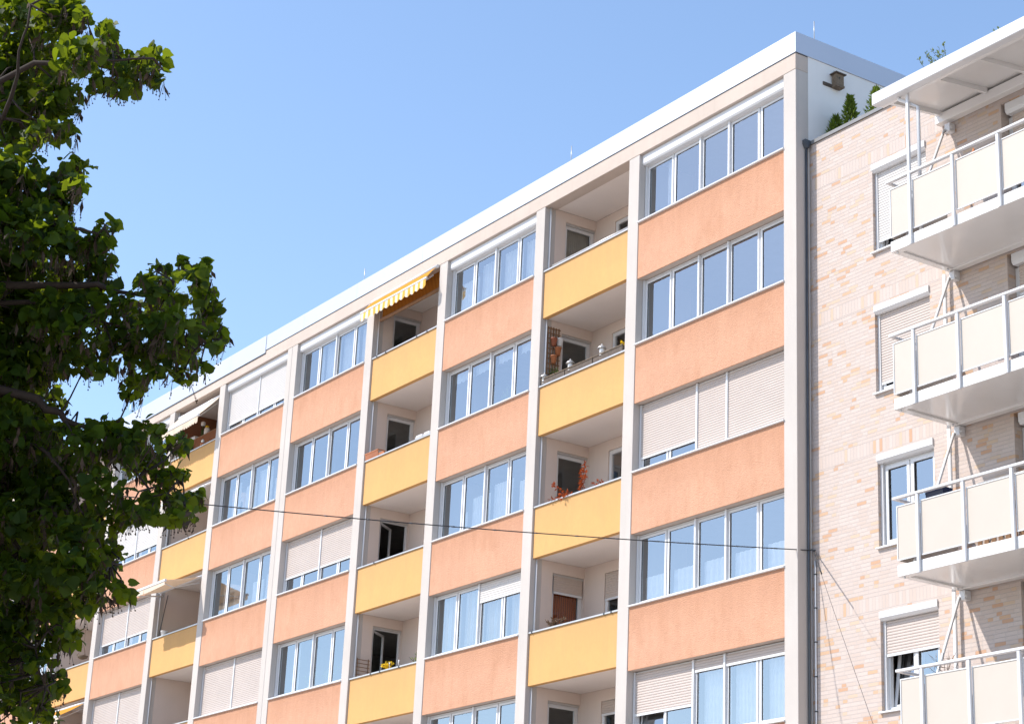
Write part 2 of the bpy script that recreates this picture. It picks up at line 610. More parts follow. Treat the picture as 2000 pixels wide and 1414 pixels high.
# party walls, floors and back wall of the rooms: one inner shell
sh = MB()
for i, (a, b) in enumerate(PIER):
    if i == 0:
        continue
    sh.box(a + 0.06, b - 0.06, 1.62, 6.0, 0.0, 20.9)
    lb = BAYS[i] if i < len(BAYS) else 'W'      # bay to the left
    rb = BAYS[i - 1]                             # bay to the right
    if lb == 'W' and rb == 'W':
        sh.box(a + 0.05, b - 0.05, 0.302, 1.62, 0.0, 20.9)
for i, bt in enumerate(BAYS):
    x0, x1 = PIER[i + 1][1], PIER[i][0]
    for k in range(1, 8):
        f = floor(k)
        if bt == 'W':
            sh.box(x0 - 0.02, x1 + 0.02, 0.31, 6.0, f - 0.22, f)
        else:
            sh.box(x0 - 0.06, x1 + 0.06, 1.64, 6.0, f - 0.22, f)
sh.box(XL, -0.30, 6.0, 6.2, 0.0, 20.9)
sh.box(XL, -0.30, 0.31, 6.2, 20.62, 20.9)
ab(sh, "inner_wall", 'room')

# right end wall, left end wall, back wall
ab(MB().box(-0.3, 0.0, 0.322, 11.0, 0.0, 20.66), "end_wall", 'whitewall')
ab(MB().box(XL, XL + 0.3, 0.302, 11.0, 0.0, 20.66), "end_wall", 'whitewall')
ab(MB().box(XL + 0.31, -0.31, 10.7, 11.0, 0.0, 20.66), "rear_wall", 'whitewall')
ab(MB().box(XL + 0.31, -0.31, 6.21, 10.69, 20.4, 20.6), "roof_deck", 'coping')
# roof beam and fascia
ab(MB().bbox(XL, 0.0, -0.004, 0.32, 20.303, 20.66), "roof_beam", 'beam')
fa = MB()
fa.box(-22.9, 0.022, -0.022, 0.30, 20.662, 21.11)
fa.box(-0.30, 0.022, 0.30, 11.05, 20.662, 21.11)
ab(fa, "roof_fascia", 'fascia')
ab(MB().box(-22.9, 0.012, -0.012, 0.30, 20.645, 20.660), "fascia_drip", 'darkmetal')
fb = MB()
fb.box(XL, -22.905, -0.036, 0.30, 20.575, 21.11)
ab(fb, "roof_fascia", 'fascia')
ab(MB().box(XL, -22.915, -0.028, 0.0, 20.56, 20.573), "fascia_drip", 'darkmetal')
# metal sheet joints on the fascia
for x in (-3.9, -6.6, -10.9, -14.2, -17.6, -20.6, -25.2, -28.0, -31.5, -35.0):
    yf = -0.024 if x > -22.9 else -0.038
    ab(MB().box(x, x + 0.012, yf, yf + 0.003, 20.66, 21.108), "fascia_seam", 'fascia')
for x, y, z1 in ((0.0, 0.54, 21.56), (-7.87, 0.15, 21.62), (-17.5, 0.15, 21.58), (-26.6, 0.15, 21.56), (-33.2, 0.15, 21.6)):
    ab(MB().tube([(x - 0.05, y, 21.08), (x - 0.05, y, z1)], 0.009, 6), "lightning_rod", 'alu')

# small gable vent and bracket details are left to the things below


def glazed(x0, x1, z0, z1, groups, parent_name="window", shut=None, smat='shut', box=False, tilt=(), fy=0.0, gmat='glass'):
    """window band of a bay: groups = panes per shutter group"""
    n = sum(groups)
    e = 0.012
    a, b = x0 + e, x1 - e
    zt = z1 - (0.235 if box else 0.012)
    zb = z0 + 0.004
    fr = MB()
    fr.ring(a, b, zb, zt, 0.236 + fy, 0.29 + fy, 0.06, 0.06, 0.06, 0.06)
    pit = (b - a) / n
    for i in range(1, n):
        xm = a + pit * i
        fr.box(xm - 0.035, xm + 0.035, 0.236 + fy, 0.29 + fy, zb + 0.06, zt - 0.06)
    fo = ab(fr, parent_name, 'pvc')
    sa = MB()
    pn = MB()
    se = MB()
    for i in range(n):
        l = a + pit * i + (0.045 if i == 0 else 0.022)
        r = a + pit * (i + 1) - (0.045 if i == n - 1 else 0.022)
        bt, tp = zb + 0.035, zt - 0.035
        if i in tilt:
            ang = R(7)
            o0 = len(sa.v), len(pn.v), len(se.v)
        sa.ring(l, r, bt, tp, 0.214 + fy, 0.268 + fy, 0.052, 0.052, 0.06, 0.052)
        se.ring(l + 0.052, r - 0.052, bt + 0.06, tp - 0.052, 0.226 + fy, 0.232 + fy, 0.005, 0.005, 0.005, 0.005)
        gl = 0.234 + fy
        pn.add([(l + 0.05, gl, bt + 0.055), (r - 0.05, gl, bt + 0.055), (r - 0.05, gl, tp - 0.05), (l + 0.05, gl, tp - 0.05)], [(0, 1, 2, 3)])
        if i in tilt:
            for mb, st in zip((sa, pn, se), o0):
                for q in range(st, len(mb.v)):
                    x, y, z = mb.v[q]
                    dz = z - bt
                    mb.v[q] = (x, y + 0.06 + dz * math.sin(ang), bt + dz * math.cos(ang))
    ab(sa, "sash", 'pvc', fo)
    ab(pn, "pane", gmat, fo)
    ab(se, "gasket", 'seal', fo)
    # shutter guides
    gd = MB()
    bounds = [a]
    c = 0
    for gcount in groups:
        c += gcount
        bounds.append(a + pit * c)
    for i, x in enumerate(bounds):
        if i == 0:
            gd.box(x, x + 0.042, 0.165 + fy, 0.234 + fy, zb, zt)
        elif i == len(bounds) - 1:
            gd.box(x - 0.042, x, 0.165 + fy, 0.234 + fy, zb, zt)
        else:
            gd.box(x - 0.026, x + 0.026, 0.165 + fy, 0.234 + fy, zb, zt)
    gd.box(a + 0.001, b - 0.001, 0.205 + fy, 0.234 + fy, zt - 0.028, zt - 0.001)
    ab(gd, "shutter_guide", 'steel', fo)
    if box:
        ab(MB().prism([(0.075, z1 - 0.20), (0.10, zt - 0.002), (0.30, zt - 0.002), (0.30, z1 - 0.006), (0.075, z1 - 0.006)], a - 0.008, b + 0.008), "shutter_box", 'steel', fo)
    if shut:
        for gi, fr_ in enumerate(shut):
            if fr_ <= 0:
                continue
            lo = zt - (zt - zb) * fr_
            l = bounds[gi] + (0.044 if gi == 0 else 0.028)
            r = bounds[gi + 1] - (0.044 if gi == len(groups) - 1 else 0.028)
            shutter(l, r, lo + (0.004 if fr_ > 0.99 else 0), zt - 0.03, 0.190 + fy, smat, fo)
    return fo


def shutter(l, r, lo, hi, y, mat, parent, builder=None, pitch=0.052):
    prof = []
    z = lo + 0.05
    pts = []
    while z < hi - 1e-4:
        z2 = min(z + pitch, hi)
        pts += [(y + 0.008, z), (y, z + (z2 - z) * 0.16), (y - 0.003, z + (z2 - z) * 0.5), (y, z + (z2 - z) * 0.84)]
        z = z2
    pts.append((y + 0.008, hi))
    pts += [(y + 0.016, hi), (y + 0.016, lo + 0.05)]
    s = MB().prism(pts, l, r)
    bld = builder or ab
    so_ = bld(s, "roller_shutter", mat, parent)
    bld(MB().box(l, r, y - 0.004, y + 0.02, lo, lo + 0.047), "bottom_bar", 'steel', parent)
    return so_


def curtain(x0, x1, z0, z1, y, mat, label, fold=0.11, amp=0.022, scallop=False, gather=0.0, group="curtains in the apartment windows"):
    mb = MB()
    n = max(8, int((x1 - x0) / fold * 8))
    rows = 6 if not scallop else 4
    ph = random.random() * 6
    for j in range(rows + 1):
        t = j / rows
        for i in range(n + 1):
            s = i / n
            x = x0 + (x1 - x0) * s
            if gather:
                x += gather * (x1 - x0) * t * (1 - t) * math.sin(s * 3.1)
            zz = z0 + (z1 - z0) * t
            if scallop and j == 0:
                zz += 0.05 * abs(math.sin(s * (x1 - x0) / 0.19 * math.pi))
            yy = y + amp * math.sin(2 * math.pi * (x - x0) / fold + ph + 0.8 * math.sin(3 * x)) * (0.6 + 0.4 * (1 - t))
            mb.v.append((x, yy, zz))
    for j in range(rows):
        for i in range(n):
            mb.sm.add(len(mb.f))
            a = j * (n + 1) + i
            mb.f.append((a, a + 1, a + n + 2, a + n + 1))
    o = mb.build("curtain", mat, None, ((x0 + x1) / 2, y, z1))
    return tag(o, label, "curtain", group)


# window specification: bay index -> floor -> (shutter fractions, colour, tilted panes)
WSPEC = {
    0: {5: ((0.81, 1.0, 1.0), 'shut', ()), 3: ((0.60, 0.17, 0.17), 'shut', (0,))},
    2: {4: ((0.0, 0.31), 'shutw', ())},
    4: {5: ((0.72, 0.72), 'shut', ())},
    5: {7: ((0.80, 0.80), 'shutw', ()), 4: ((1.0, 1.0), 'shut', ())},
    7: {6: ((0.79, 0.79), 'shutw', ()), 5: ((0.75, 0.75), 'shut', ()), 4: ((1.0, 1.0), 'shut', ()), 3: ((0.4, 0.4), 'shut', ())},
    9: {6: ((0.5, 0.5), 'shutw', ()), 3: ((0.7, 0.7), 'shut', ())},
    11: {5: ((0.7, 0.7), 'shut', ())},
}
for i, bt in enumerate(BAYS):
    x0, x1 = PIER[i + 1][1], PIER[i][0]
    if bt != 'W':
        continue
    grp = (2, 1, 2) if i == 0 else (2, 2)
    for k in range(1, 8):
        # orange panel below the window, lintel behind it
        lo = head(k - 1) if k > 1 else 0.0
        ab(MB().box(x0 + 0.004, x1 - 0.004, 0.018, 0.045, lo, sill(k) - 0.042), "spandrel", 'orange')
        ab(MB().box(x0 + 0.002, x1 - 0.002, 0.047, 0.302, lo + 0.002, sill(k) - 0.044), "lintel", 'beam')
        so_ = WSPEC.get(i, {}).get(k, (None, 'shut', ()))
        wdw = glazed(x0, x1, sill(k), head(k), grp, shut=so_[0], smat=so_[1], box=(k == 7), tilt=so_[2])
        sl_ = MB()
        sl_.prism([(-0.035, sill(k) - 0.03), (-0.035, sill(k) - 0.006), (0.234, sill(k) + 0.002), (0.234, sill(k) - 0.040), (-0.022, sill(k) - 0.040)], x0 - 0.0, x1 + 0.012)
        ab(sl_, "sill", 'steel', wdw)

# ------------------------------------------------------------------ loggias
LSPEC = {1: 'L', 3: 'L', 6: 'R', 8: 'R', 10: 'R'}      # side on which the side door is


def lg(mb, name, mat, parent=None):
    return ab(mb, name, mat, parent)


for i, side in LSPEC.items():
    x0, x1 = PIER[i + 1][1], PIER[i][0]
    for k in range(1, 8):
        f, c, s = floor(k), ceil(k), sill(k)
        nb = f - 0.20
        # parapet with metal coping
        pl = s - 1.176
        pp = lg(MB().bbox(x0 + 0.004, x1 - 0.004, 0.05, 0.17, pl, s - 0.048, 0.004), "balcony_parapet", 'yellow')
        cp_ = lg(MB().box(x0 - 0.012, x1 - 0.006, 0.018, 0.20, s - 0.046, s - 0.012), "parapet_coping", 'alu', pp)
        # slab = ceiling of the loggia below
        ct = c + 0.19
        lg(MB().box(x0 + 0.002, x1 - 0.002, 0.172 if k < 7 else 0.10, 1.46, c, ct), "loggia_ceiling", 'ceiling')
        if k == 1:
            lg(MB().box(x0 + 0.002, x1 - 0.002, 0.172, 1.46, f - 0.2, f), "loggia_floor", 'ceiling')
        zb, zt = f, c - 0.003
        wm = 'brown' if (i == 6 and k == 7) else 'plaster'  # brown cast of light through the awning is put into this wall's colour
        wl = MB()
        dtop = c - 0.25
        dx = x0 if side == 'L' else x1
        # solid side wall
        if side == 'L':
            wl.box(x1 + 0.003, x1 + 0.20, 0.302, 1.62, zb - 0.2, zt)
            sx0, sx1 = x0 - 0.20, x0 - 0.003
        else:
            wl.box(x0 - 0.20, x0 - 0.003, 0.302, 1.62, zb - 0.2, zt)
            sx0, sx1 = x1 + 0.003, x1 + 0.20
        # side wall with a door opening
        wl.box(sx0, sx1, 0.302, 0.60, zb - 0.2, zt)
        wl.box(sx0, sx1, 1.45, 1.62, zb - 0.2, zt)
        wl.box(sx0, sx1, 0.60, 1.45, dtop, zt)
        wl.box(sx0, sx1, 0.60, 1.45, zb - 0.2, zb + 0.05)
        # back wall with window opening
        if side == 'L':
            wa, wb = x0 + 0.76, x0 + 2.3
        else:
            wa, wb = x1 - 2.3, x1 - 0.76
        zs = zb + 0.55
        wl.box(x0 - 0.002, wa, 1.462, 1.62, zb - 0.2, zt)
        wl.box(wb, x1 + 0.002, 1.462, 1.62, zb - 0.2, zt)
        wl.box(wa, wb, 1.462, 1.62, dtop, zt)
        wl.box(wa, wb, 1.462, 1.62, zb - 0.2, zs)
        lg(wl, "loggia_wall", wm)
        # drainpipe
        lg(MB().tube([(x0 + 0.026, 0.15, zb), (x0 + 0.026, 0.15, zt)], 0.022, 8), "drainpipe", 'steel')
        # back window
        bw = MB()
        bw.ring(wa + 0.004, wb - 0.004, zs + 0.004, dtop - 0.004, 1.49, 1.55, 0.09, 0.09, 0.09, 0.09)
        bw.box((wa + wb) / 2 - 0.05, (wa + wb) / 2 + 0.05, 1.49, 1.55, zs + 0.094, dtop - 0.094)
        bwo = lg(bw, "window", 'pvc')
        lg(MB().add([(wa + 0.09, 1.525, zs + 0.09), (wb - 0.09, 1.525, zs + 0.09), (wb - 0.09, 1.525, dtop - 0.09), (wa + 0.09, 1.525, dtop - 0.09)], [(0, 1, 2, 3)]), "pane", 'glassd' if k != 5 else 'glass', bwo)
        if i == 1 and k == 4:
            shutter(wa + 0.02, wb - 0.02, dtop - 0.62, dtop - 0.01, 1.47, 'shutg', bwo)
        if i == 1 and k == 3:
            shutter(wa + 0.02, wb - 0.02, dtop - 0.32, dtop - 0.01, 1.47, 'shutg', bwo)
        # side door in the plane x = dx
        sg = 1 if side == 'L' else -1
        dm = MB()
        xa, xb = dx - sg * 0.075, dx - sg * 0.14
        z0d = zb + 0.055
        dm.box(xa, xb, 0.604, 0.640, z0d, dtop - 0.004)
        dm.box(xa, xb, 1.410, 1.446, z0d, dtop - 0.004)
        dm.box(xa, xb, 0.640, 1.410, z0d, z0d + 0.10)
        dm.box(xa, xb, 0.640, 1.410, dtop - 0.070, dtop - 0.004)
        do = lg(dm, "loggia_door", 'pvc')
        lg(MB().box(dx - sg * 0.02, dx - sg * 0.073, 0.606, 1.444, dtop - 0.05, dtop - 0.006), "shutter_slot", 'alu', do)
        opened = (i == 3 and k in (4, 5))
        leaf_x = dx - sg * 0.10
        lf = MB()
        gy0, gy1 = 0.643, 1.407
        lf.box(leaf_x - 0.025, leaf_x + 0.025, gy0, gy0 + 0.045, z0d + 0.102, dtop - 0.073)
        lf.box(leaf_x - 0.025, leaf_x + 0.025, gy1 - 0.05, gy1, z0d + 0.102, dtop - 0.073)
        lf.box(leaf_x - 0.025, leaf_x + 0.025, gy0 + 0.045, gy1 - 0.05, z0d + 0.102, z0d + 0.2)
        lf.box(leaf_x - 0.025, leaf_x + 0.025, gy0 + 0.045, gy1 - 0.05, dtop - 0.125, dtop - 0.073)
        gq = MB().add([(leaf_x, gy0 + 0.04, z0d + 0.19), (leaf_x, gy1 - 0.045, z0d + 0.19), (leaf_x, gy1 - 0.045, dtop - 0.12), (leaf_x, gy0 + 0.04, dtop - 0.12)], [(0, 1, 2, 3)])
        if opened:                                  # swung into the room about its near jamb
            th = R(38)
            for mb in (lf, gq):
                for q in range(len(mb.v)):
                    x, y, z = mb.v[q]
                    dyy, dxx = y - gy0, x - leaf_x
                    mb.v[q] = (leaf_x - sg * 0.02 - sg * dyy * math.sin(th) + dxx * math.cos(th), gy0 + 0.01 + dyy * math.cos(th) + dxx * sg * math.sin(th), z)
        lg(lf, "door_leaf", 'pvc', do)
        lg(gq, "pane", 'glassd', do)
        if i == 1 and k == 4:                       # half lowered shutter on the side door
            pts = []
            hi, lo = dtop - 0.052, dtop - 0.40
            z = lo
            while z < hi - 1e-4:
                z2 = min(z + 0.052, hi)
                pts += [(0.02, z), (0.012, z + (z2 - z) * 0.2), (0.012, z + (z2 - z) * 0.8)]
                z = z2
            pts += [(0.02, hi), (0.026, hi), (0.026, lo)]
            sm_ = MB().prism(pts, 0.645, 1.405)
            sm_.v = [(dx - sg * y, x, z) for x, y, z in sm_.v]
            lg(sm_, "roller_shutter", 'shutg', do)
            lg(MB().box(dx - sg * 0.004, dx - sg * 0.03, 0.645, 1.405, lo - 0.05, lo - 0.002), "bottom_bar", 'steel', do)

# metal handrail on the top floor loggia
x0, x1 = PIER[2][1], PIER[1][0]
hr = MB()
zr = sill(7)
hr.tube([(x0 + 0.22, 0.12, zr + 0.075), (x1, 0.12, zr + 0.075)], 0.022, 10)
for x in np.linspace(x0 + 0.42, x1 - 0.25, 3):
    hr.tube([(x, 0.12, zr - 0.015), (x, 0.12, zr + 0.06)], 0.014, 8)
ab(hr, "handrail", 'alu')
# clips on copings
for i, k, xs in ((1, 4, (-5.935, -5.687, -8.55)), (3, 4, (-15.5, -15.05, -14.15)), (3, 7, (-16.3, -15.85, -14.3, -13.8)), (3, 5, (-15.7,))):
    mb = MB()
    for x in xs:
        mb.box(x - 0.012, x + 0.012, 0.005, 0.21, sill(k) - 0.055, sill(k) - 0.004)
    ab(mb, "coping_clip", 'darkmetal')


# ------------------------------------------------------------------ awnings (parts of the block)
def awning(x0, x1, yw, zw, yf, zf, canopy, val, vh, scal, arms=True, elbow=0.0, sag=0.015, bar=0.04):
    aw = ab(MB().tube([(x0, yw, zw), (x1, yw, zw)], 0.045, 10), "awning", 'steel')
    n = 10
    pr = []
    for j in range(n + 1):
        t = j / n
        pr.append((yw + (yf - yw) * t, zw + (zf - zw) * t - sag * math.sin(math.pi * t)))
    cv = MB()
    prof = pr + [(y + 0.002, z - 0.005) for y, z in pr[::-1]]
    cv.prism(prof, x0 + 0.06, x1 - 0.06)
    ab(cv, "canopy", canopy, aw)
    ab(MB().bbox(x0, x1, yf - bar, yf + bar * 0.8, zf - bar * 1.25, zf + bar * 0.6, 0.01), "front_bar", 'steel', aw)
    # scalloped valance hanging from the front bar
    va = MB()
    cnt = max(1, int((x1 - x0 - 0.04) / scal))
    wdt = (x1 - x0 - 0.04) / cnt
    for q in range(cnt):
        a = x0 + 0.02 + wdt * q
        ps = []
        m_ = 6
        for j in range(m_ + 1):
            t = j / m_
            ps.append((a + wdt * t, zf - 0.05 - vh * (0.74 + 0.26 * math.sin(math.pi * t))))
        for j in range(m_):
            dy = 0.012 * math.sin((a + wdt * j / m_) * 7.0)
            (xa, za), (xb, zb) = ps[j], ps[j + 1]
            va.add([(xa, yf - 0.02 + dy, za), (xb, yf - 0.02 + dy, zb), (xb, yf - 0.02, zf - 0.045), (xa, yf - 0.02, zf - 0.045)], [(0, 1, 2, 3)])
    ab(va, "valance", val, aw)
    if arms:
        for xs, sg in ((x0 + 0.25, 1), (x1 - 0.25, -1)):
            ex = xs + sg * 0.45
            am = MB().tube([(xs, yw + 0.02, zw - 0.16), (ex, (yw + yf) / 2, (zw + zf) / 2 - 0.17 + elbow), (xs + sg * 0.05, yf + 0.02, zf - 0.03)], 0.022, 8)
            ab(am, "arm", 'steel', aw)
    return aw


a7 = awning(-16.68, -13.36, -0.03, 20.285, -0.34, 19.90, 'awnorange', 'valstripe', 0.22, 0.25, sag=-0.02, bar=0.03)
ab(MB().box(-16.5, -13.38, 0.21, 0.23, 19.78, 20.31), "inner_blind", 'awnbrown', a7)
ab(MB().tube([(-16.45, 0.15, 19.76), (-13.40, 0.15, 19.76)], 0.05, 10), "torsion_bar", 'lath', a7)
awning(-28.95, -25.92, 0.10, 20.06, -0.585, 19.32, 'awncream', 'awncream', 0.22, 0.16)
awning(-28.95, -25.92, 0.06, 14.50, -1.08, 14.20, 'awncream', 'awncream', 0.14, 3.2)
awning(-28.95, -25.92, 0.10, 17.36, -0.16, 17.20, 'awncream', 'awncream', 0.10, 3.2, arms=False)
awning(-37.2, -34.0, 0.06, 11.74, -0.75, 11.24, 'awnorange', 'awncream', 0.2, 0.16)

# ------------------------------------------------------------------ brick building
YB = 0.34
bb = thing("brick_building", "pale brick building with scattered orange bricks, roof terrace and white hanging balconies", "building", (8, 6, 0))
BO = (8, 6, 0)


def br(mb, name, mat, parent=None):
    return mb.build(name, mat, parent or bb, BO)


PB = 2.828
WT = [17.655 - PB * j for j in range(6)]                     # shutter box tops
WS = [15.90, 13.165, 10.325, 7.46, 4.64, 1.82]
BZ = [14.855 - PB * j for j in range(5)]                     # slab undersides
X1B = 14.0
wall = MB()
ztop = 18.70
# wall pieces around the window and door columns
cols_ = [(0.008, 1.735), (3.115, 4.93), (7.0, X1B)]
for a, b in cols_:
    wall.box(a, b, YB, YB + 0.30, 0.0, ztop)
prev = ztop
for t, s in zip(WT, WS):
    wall.box(1.735, 3.115, YB, YB + 0.30, t, prev)
    prev = s - 0.03
wall.box(1.735, 3.115, YB, YB + 0.30, 0.0, prev)
prev = ztop
for j, t in enumerate(WT):
    wall.box(4.93, 7.0, YB, YB + 0.30, t, prev)
    prev = (BZ[j] + 0.19) if j < 5 else 0.3
wall.box(4.93, 7.0, YB, YB + 0.30, 0.0, prev)
br(wall, "wall", 'brick')
br(MB().box(0.012, X1B, YB - 0.035, YB + 0.36, 18.702, 18.775), "coping", 'coping')
rm = MB()
for j in range(6):
    z = WT[j] + 0.45
    rm.box(0.05, X1B, YB + 0.31, 9.6, z, z + 0.2)
rm.box(0.05, X1B, 4.4, 4.6, 0.0, 18.4)
rm.box(3.9, 4.1, YB + 0.31, 4.4, 0.0, 18.4)
rm.box(0.02, 0.2, YB + 0.31, 9.6, 0.0, 18.5)
br(rm, "inner_wall", 'room')
br(MB().box(X1B - 0.3, X1B, YB + 0.305, 9.6, 0.0, 18.69), "side_wall", 'brick')
br(MB().box(0.21, X1B - 0.31, 9.62, 9.9, 0.0, 18.69), "rear_wall", 'brick')
# low white terrace upstand behind the coping
br(MB().box(1.35, 2.6, 1.5, 1.62, 18.3, 19.28), "terrace_screen", 'whitewall')
# dark hopper and downpipe in the corner with the orange block
br(MB().prism([(0.16, 18.70), (0.16, 18.78), (0.30, 18.78), (0.30, 18.70), (0.265, 18.61), (0.205, 18.61)], 0.002, 0.085), "rain_hopper", 'darkmetal')
br(MB().tube([(0.036, 0.235, 0.3), (0.036, 0.235, 18.65)], 0.025, 10), "downpipe", 'darkmetal')
br(MB().tube([(0.118, YB - 0.025, 0.3), (0.118, YB - 0.025, 10.36)], 0.016, 8), "cable_conduit", 'steel')
cl = MB()
for z in np.arange(0.8, 10.3, 0.62):
    cl.box(0.095, 0.141, YB - 0.045, YB - 0.001, z, z + 0.02)
br(cl, "conduit_clip", 'darkmetal')

SH = [0.88, 0.90, 0.0, 0.40, 0.3, 0.5]
for j, (t, s) in enumerate(zip(WT, WS)):
    a, b = 1.738, 3.112
    box_b = t - 0.165
    y = YB + 0.10
    fr = MB()
    fr.ring(a + 0.03, b - 0.03, s + 0.002, box_b - 0.002, y + 0.03, y + 0.095, 0.06, 0.06, 0.06, 0.06)
    mid = (a + b) / 2
    fr.box(mid - 0.04, mid + 0.04, y + 0.03, y + 0.095, s + 0.062, box_b - 0.062)
    wo = br(fr, "window", 'pvc')
    sa, pn, se = MB(), MB(), MB()
    for q, (l, r) in enumerate(((a + 0.075, mid - 0.02), (mid + 0.02, b - 0.075))):
        st = len(sa.v), len(pn.v), len(se.v)
        bt, tp = s + 0.045, box_b - 0.045
        sa.ring(l, r, bt, tp, y + 0.012, y + 0.07, 0.065, 0.065, 0.07, 0.065)
        se.ring(l + 0.065, r - 0.065, bt + 0.07, tp - 0.065, y + 0.032, y + 0.048, 0.008, 0.008, 0.008, 0.008)
        gl = y + 0.05
        pn.add([(l + 0.06, gl, bt + 0.06), (r - 0.06, gl, bt + 0.06), (r - 0.06, gl, tp - 0.06), (l + 0.06, gl, tp - 0.06)], [(0, 1, 2, 3)])
        if q == 0 and j in (0, 3):                  # tilted sash
            ang = R(8)
            for mb, s0 in zip((sa, pn, se), st):
                for v_ in range(s0, len(mb.v)):
                    x_, y_, z_ = mb.v[v_]
                    dz = z_ - bt
                    mb.v[v_] = (x_, y_ + 0.09 + dz * math.sin(ang), bt + dz * math.cos(ang))
    br(sa, "sash", 'pvc', wo)
    br(pn, "pane", 'glass', wo)
    br(se, "gasket", 'seal', wo)
    for ga in (a, b - 0.055):
        br(MB().box(ga, ga + 0.055, y - 0.035, y + 0.03, s, box_b), "shutter_guide", 'steel', wo)
    br(MB().prism([(YB - 0.035, t - 0.118), (YB + 0.02, box_b), (YB + 0.20, box_b), (YB + 0.20, t - 0.004), (YB - 0.035, t - 0.004)], a + 0.001, b - 0.001), "shutter_box", 'steel', wo)
    br(MB().prism([(YB - 0.06, s - 0.045), (YB - 0.06, s - 0.018), (y + 0.03, s - 0.001), (y + 0.03, s - 0.032), (YB - 0.045, s - 0.05)], a - 0.03, b + 0.03), "sill", 'steel', wo)
    if SH[j]:
        shutter(a + 0.057, b - 0.057, box_b - (box_b - s) * SH[j], box_b - 0.002, y - 0.015, 'shut' if j else 'shutw', wo, builder=br)
    # balcony door
    a, b = 4.935, 6.995
    zb = (BZ[j] + 0.195) if j < 5 else 0.3
    d = MB()
    y = YB + 0.16
    d.ring(a, b, zb, t - 0.21, y + 0.03, y + 0.10, 0.09, 0.09, 0.1, 0.09)
    d.box((a + b) / 2 - 0.06, (a + b) / 2 + 0.06, y + 0.03, y + 0.10, zb + 0.1, t - 0.30)
    dd = br(d, "balcony_door", 'pvc')
    br(MB().add([(a + 0.09, y + 0.06, zb + 0.1), (b - 0.09, y + 0.06, zb + 0.1), (b - 0.09, y + 0.06, t - 0.30), (a + 0.09, y + 0.06, t - 0.30)], [(0, 1, 2, 3)]), "pane", 'glass', dd)
    br(MB().prism([(YB + 0.02, t - 0.15), (YB + 0.06, t - 0.205), (YB + 0.26, t - 0.205), (YB + 0.26, t - 0.006), (YB + 0.02, t - 0.006)], a + 0.07, b - 0.002), "shutter_box", 'steel', dd)
    shutter(a + 0.12, b - 0.05, t - 0.75, t - 0.207, y - 0.01, 'shutg', dd, builder=br)

# balconies: slab, railing, posts, boards
YF = -1.16
BX0, BX1 = 3.70, 8.60
POSTX = [4.21, 5.205, 6.215, 7.22, 8.2]
for j in range(4):
    zb = BZ[j]
    top = zb + 0.195
    sb = MB()
    sb.bbox(BX0, BX1, YF, -1.02, zb, top, 0.006)                       # edge beams
    sb.bbox(BX0, BX1, 0.17, YB - 0.02, zb, top - 0.002, 0.006)
    sb.bbox(BX0, BX0 + 0.14, -1.018, 0.168, zb + 0.002, top - 0.002, 0.006)
    sb.bbox(BX1 - 0.14, BX1, -1.018, 0.168, zb + 0.002, top - 0.002, 0.006)
    sb.box(BX0 + 0.141, BX1 - 0.141, -1.019, 0.169, zb + 0.035, top - 0.01)
    so_ = br(sb, "balcony", 'slab')
    for xp in POSTX:
        zt_ = 17.70 if (j == 0 and xp in (4.21, 8.2)) else zb + 1.275
        br(MB().bbox(xp - 0.03, xp + 0.03, YF - 0.052, YF - 0.004, zb - 0.02, zt_, 0.006), "post", 'steel', so_)
    ra = MB()
    zr = zb + 1.28
    ra.bbox(BX0 - 0.05, BX1 + 0.05, YF - 0.055, YF + 0.02, zr, zr + 0.045, 0.008)
    ra.bbox(BX0 - 0.05, BX0 + 0.01, YF + 0.021, 0.30, zr, zr + 0.043, 0.008)
    ra.bbox(BX1 - 0.01, BX1 + 0.05, YF + 0.021, 0.30, zr, zr + 0.043, 0.008)
    br(ra, "railing", 'steel', so_)
    xs = [BX0] + POSTX + [BX1]
    for q in range(len(xs) - 1):
        a = xs[q] + (0.004 if q == 0 else 0.036)
        b = xs[q + 1] - (0.004 if q == len(xs) - 2 else 0.036)
        z0, z1 = zb + 0.265, zb + 1.175
        pb_ = br(MB().box(a + 0.018, b - 0.018, YF + 0.006, YF + 0.012, z0 + 0.018, z1 - 0.018), "board", 'panel', so_)
        br(MB().ring(a, b, z0, z1, YF - 0.004, YF + 0.02, 0.018, 0.018, 0.018, 0.018), "board_frame", 'steel', so_)
    for xx in (BX0 + 0.006, BX1 - 0.016):
        br(MB().box(xx, xx + 0.01, YF + 0.05, 0.22, zb + 0.265, zb + 1.175), "side_board", 'panel', so_)
    # brace from the wall bracket above down to the slab edge
    zt_ = (BZ[j - 1] if j else 17.70)
    bk = MB()
    bk.box(3.73, 3.85, 0.20, YB - 0.001, zt_ - 0.17, zt_ - 0.012)
    bk.tube([(3.71, 0.24, zt_ - 0.10), (3.88, 0.24, zt_ - 0.10)], 0.03, 8)
    br(bk, "bracket", 'steel', so_)
    br(MB().tube([(3.735, 0.19, zt_ - 0.12), (3.96, -1.04, top + 0.02)], 0.026, 10), "brace", 'steel', so_)
    # rain pipe beside the wall below each slab
    nz = BZ[j + 1] + 0.2
    br(MB().tube([(3.575, YB - 0.10, nz - 0.2), (3.575, YB - 0.10, zb - 0.0)], 0.036, 12), "rain_pipe", 'steel', so_)
    br(MB().tube([(3.575, YB - 0.10, zb - 0.42), (3.575, YB - 0.10, zb - 0.34)], 0.043, 12), "pipe_sleeve", 'steel', so_)
    dr = MB()
    for xx, yy in ((3.80, -1.1), (3.80, 0.1)):
        dr.tube([(xx, yy, zb - 0.03), (xx, yy, zb)], 0.018, 8)
    br(dr, "drip_nozzle", 'steel', so_)

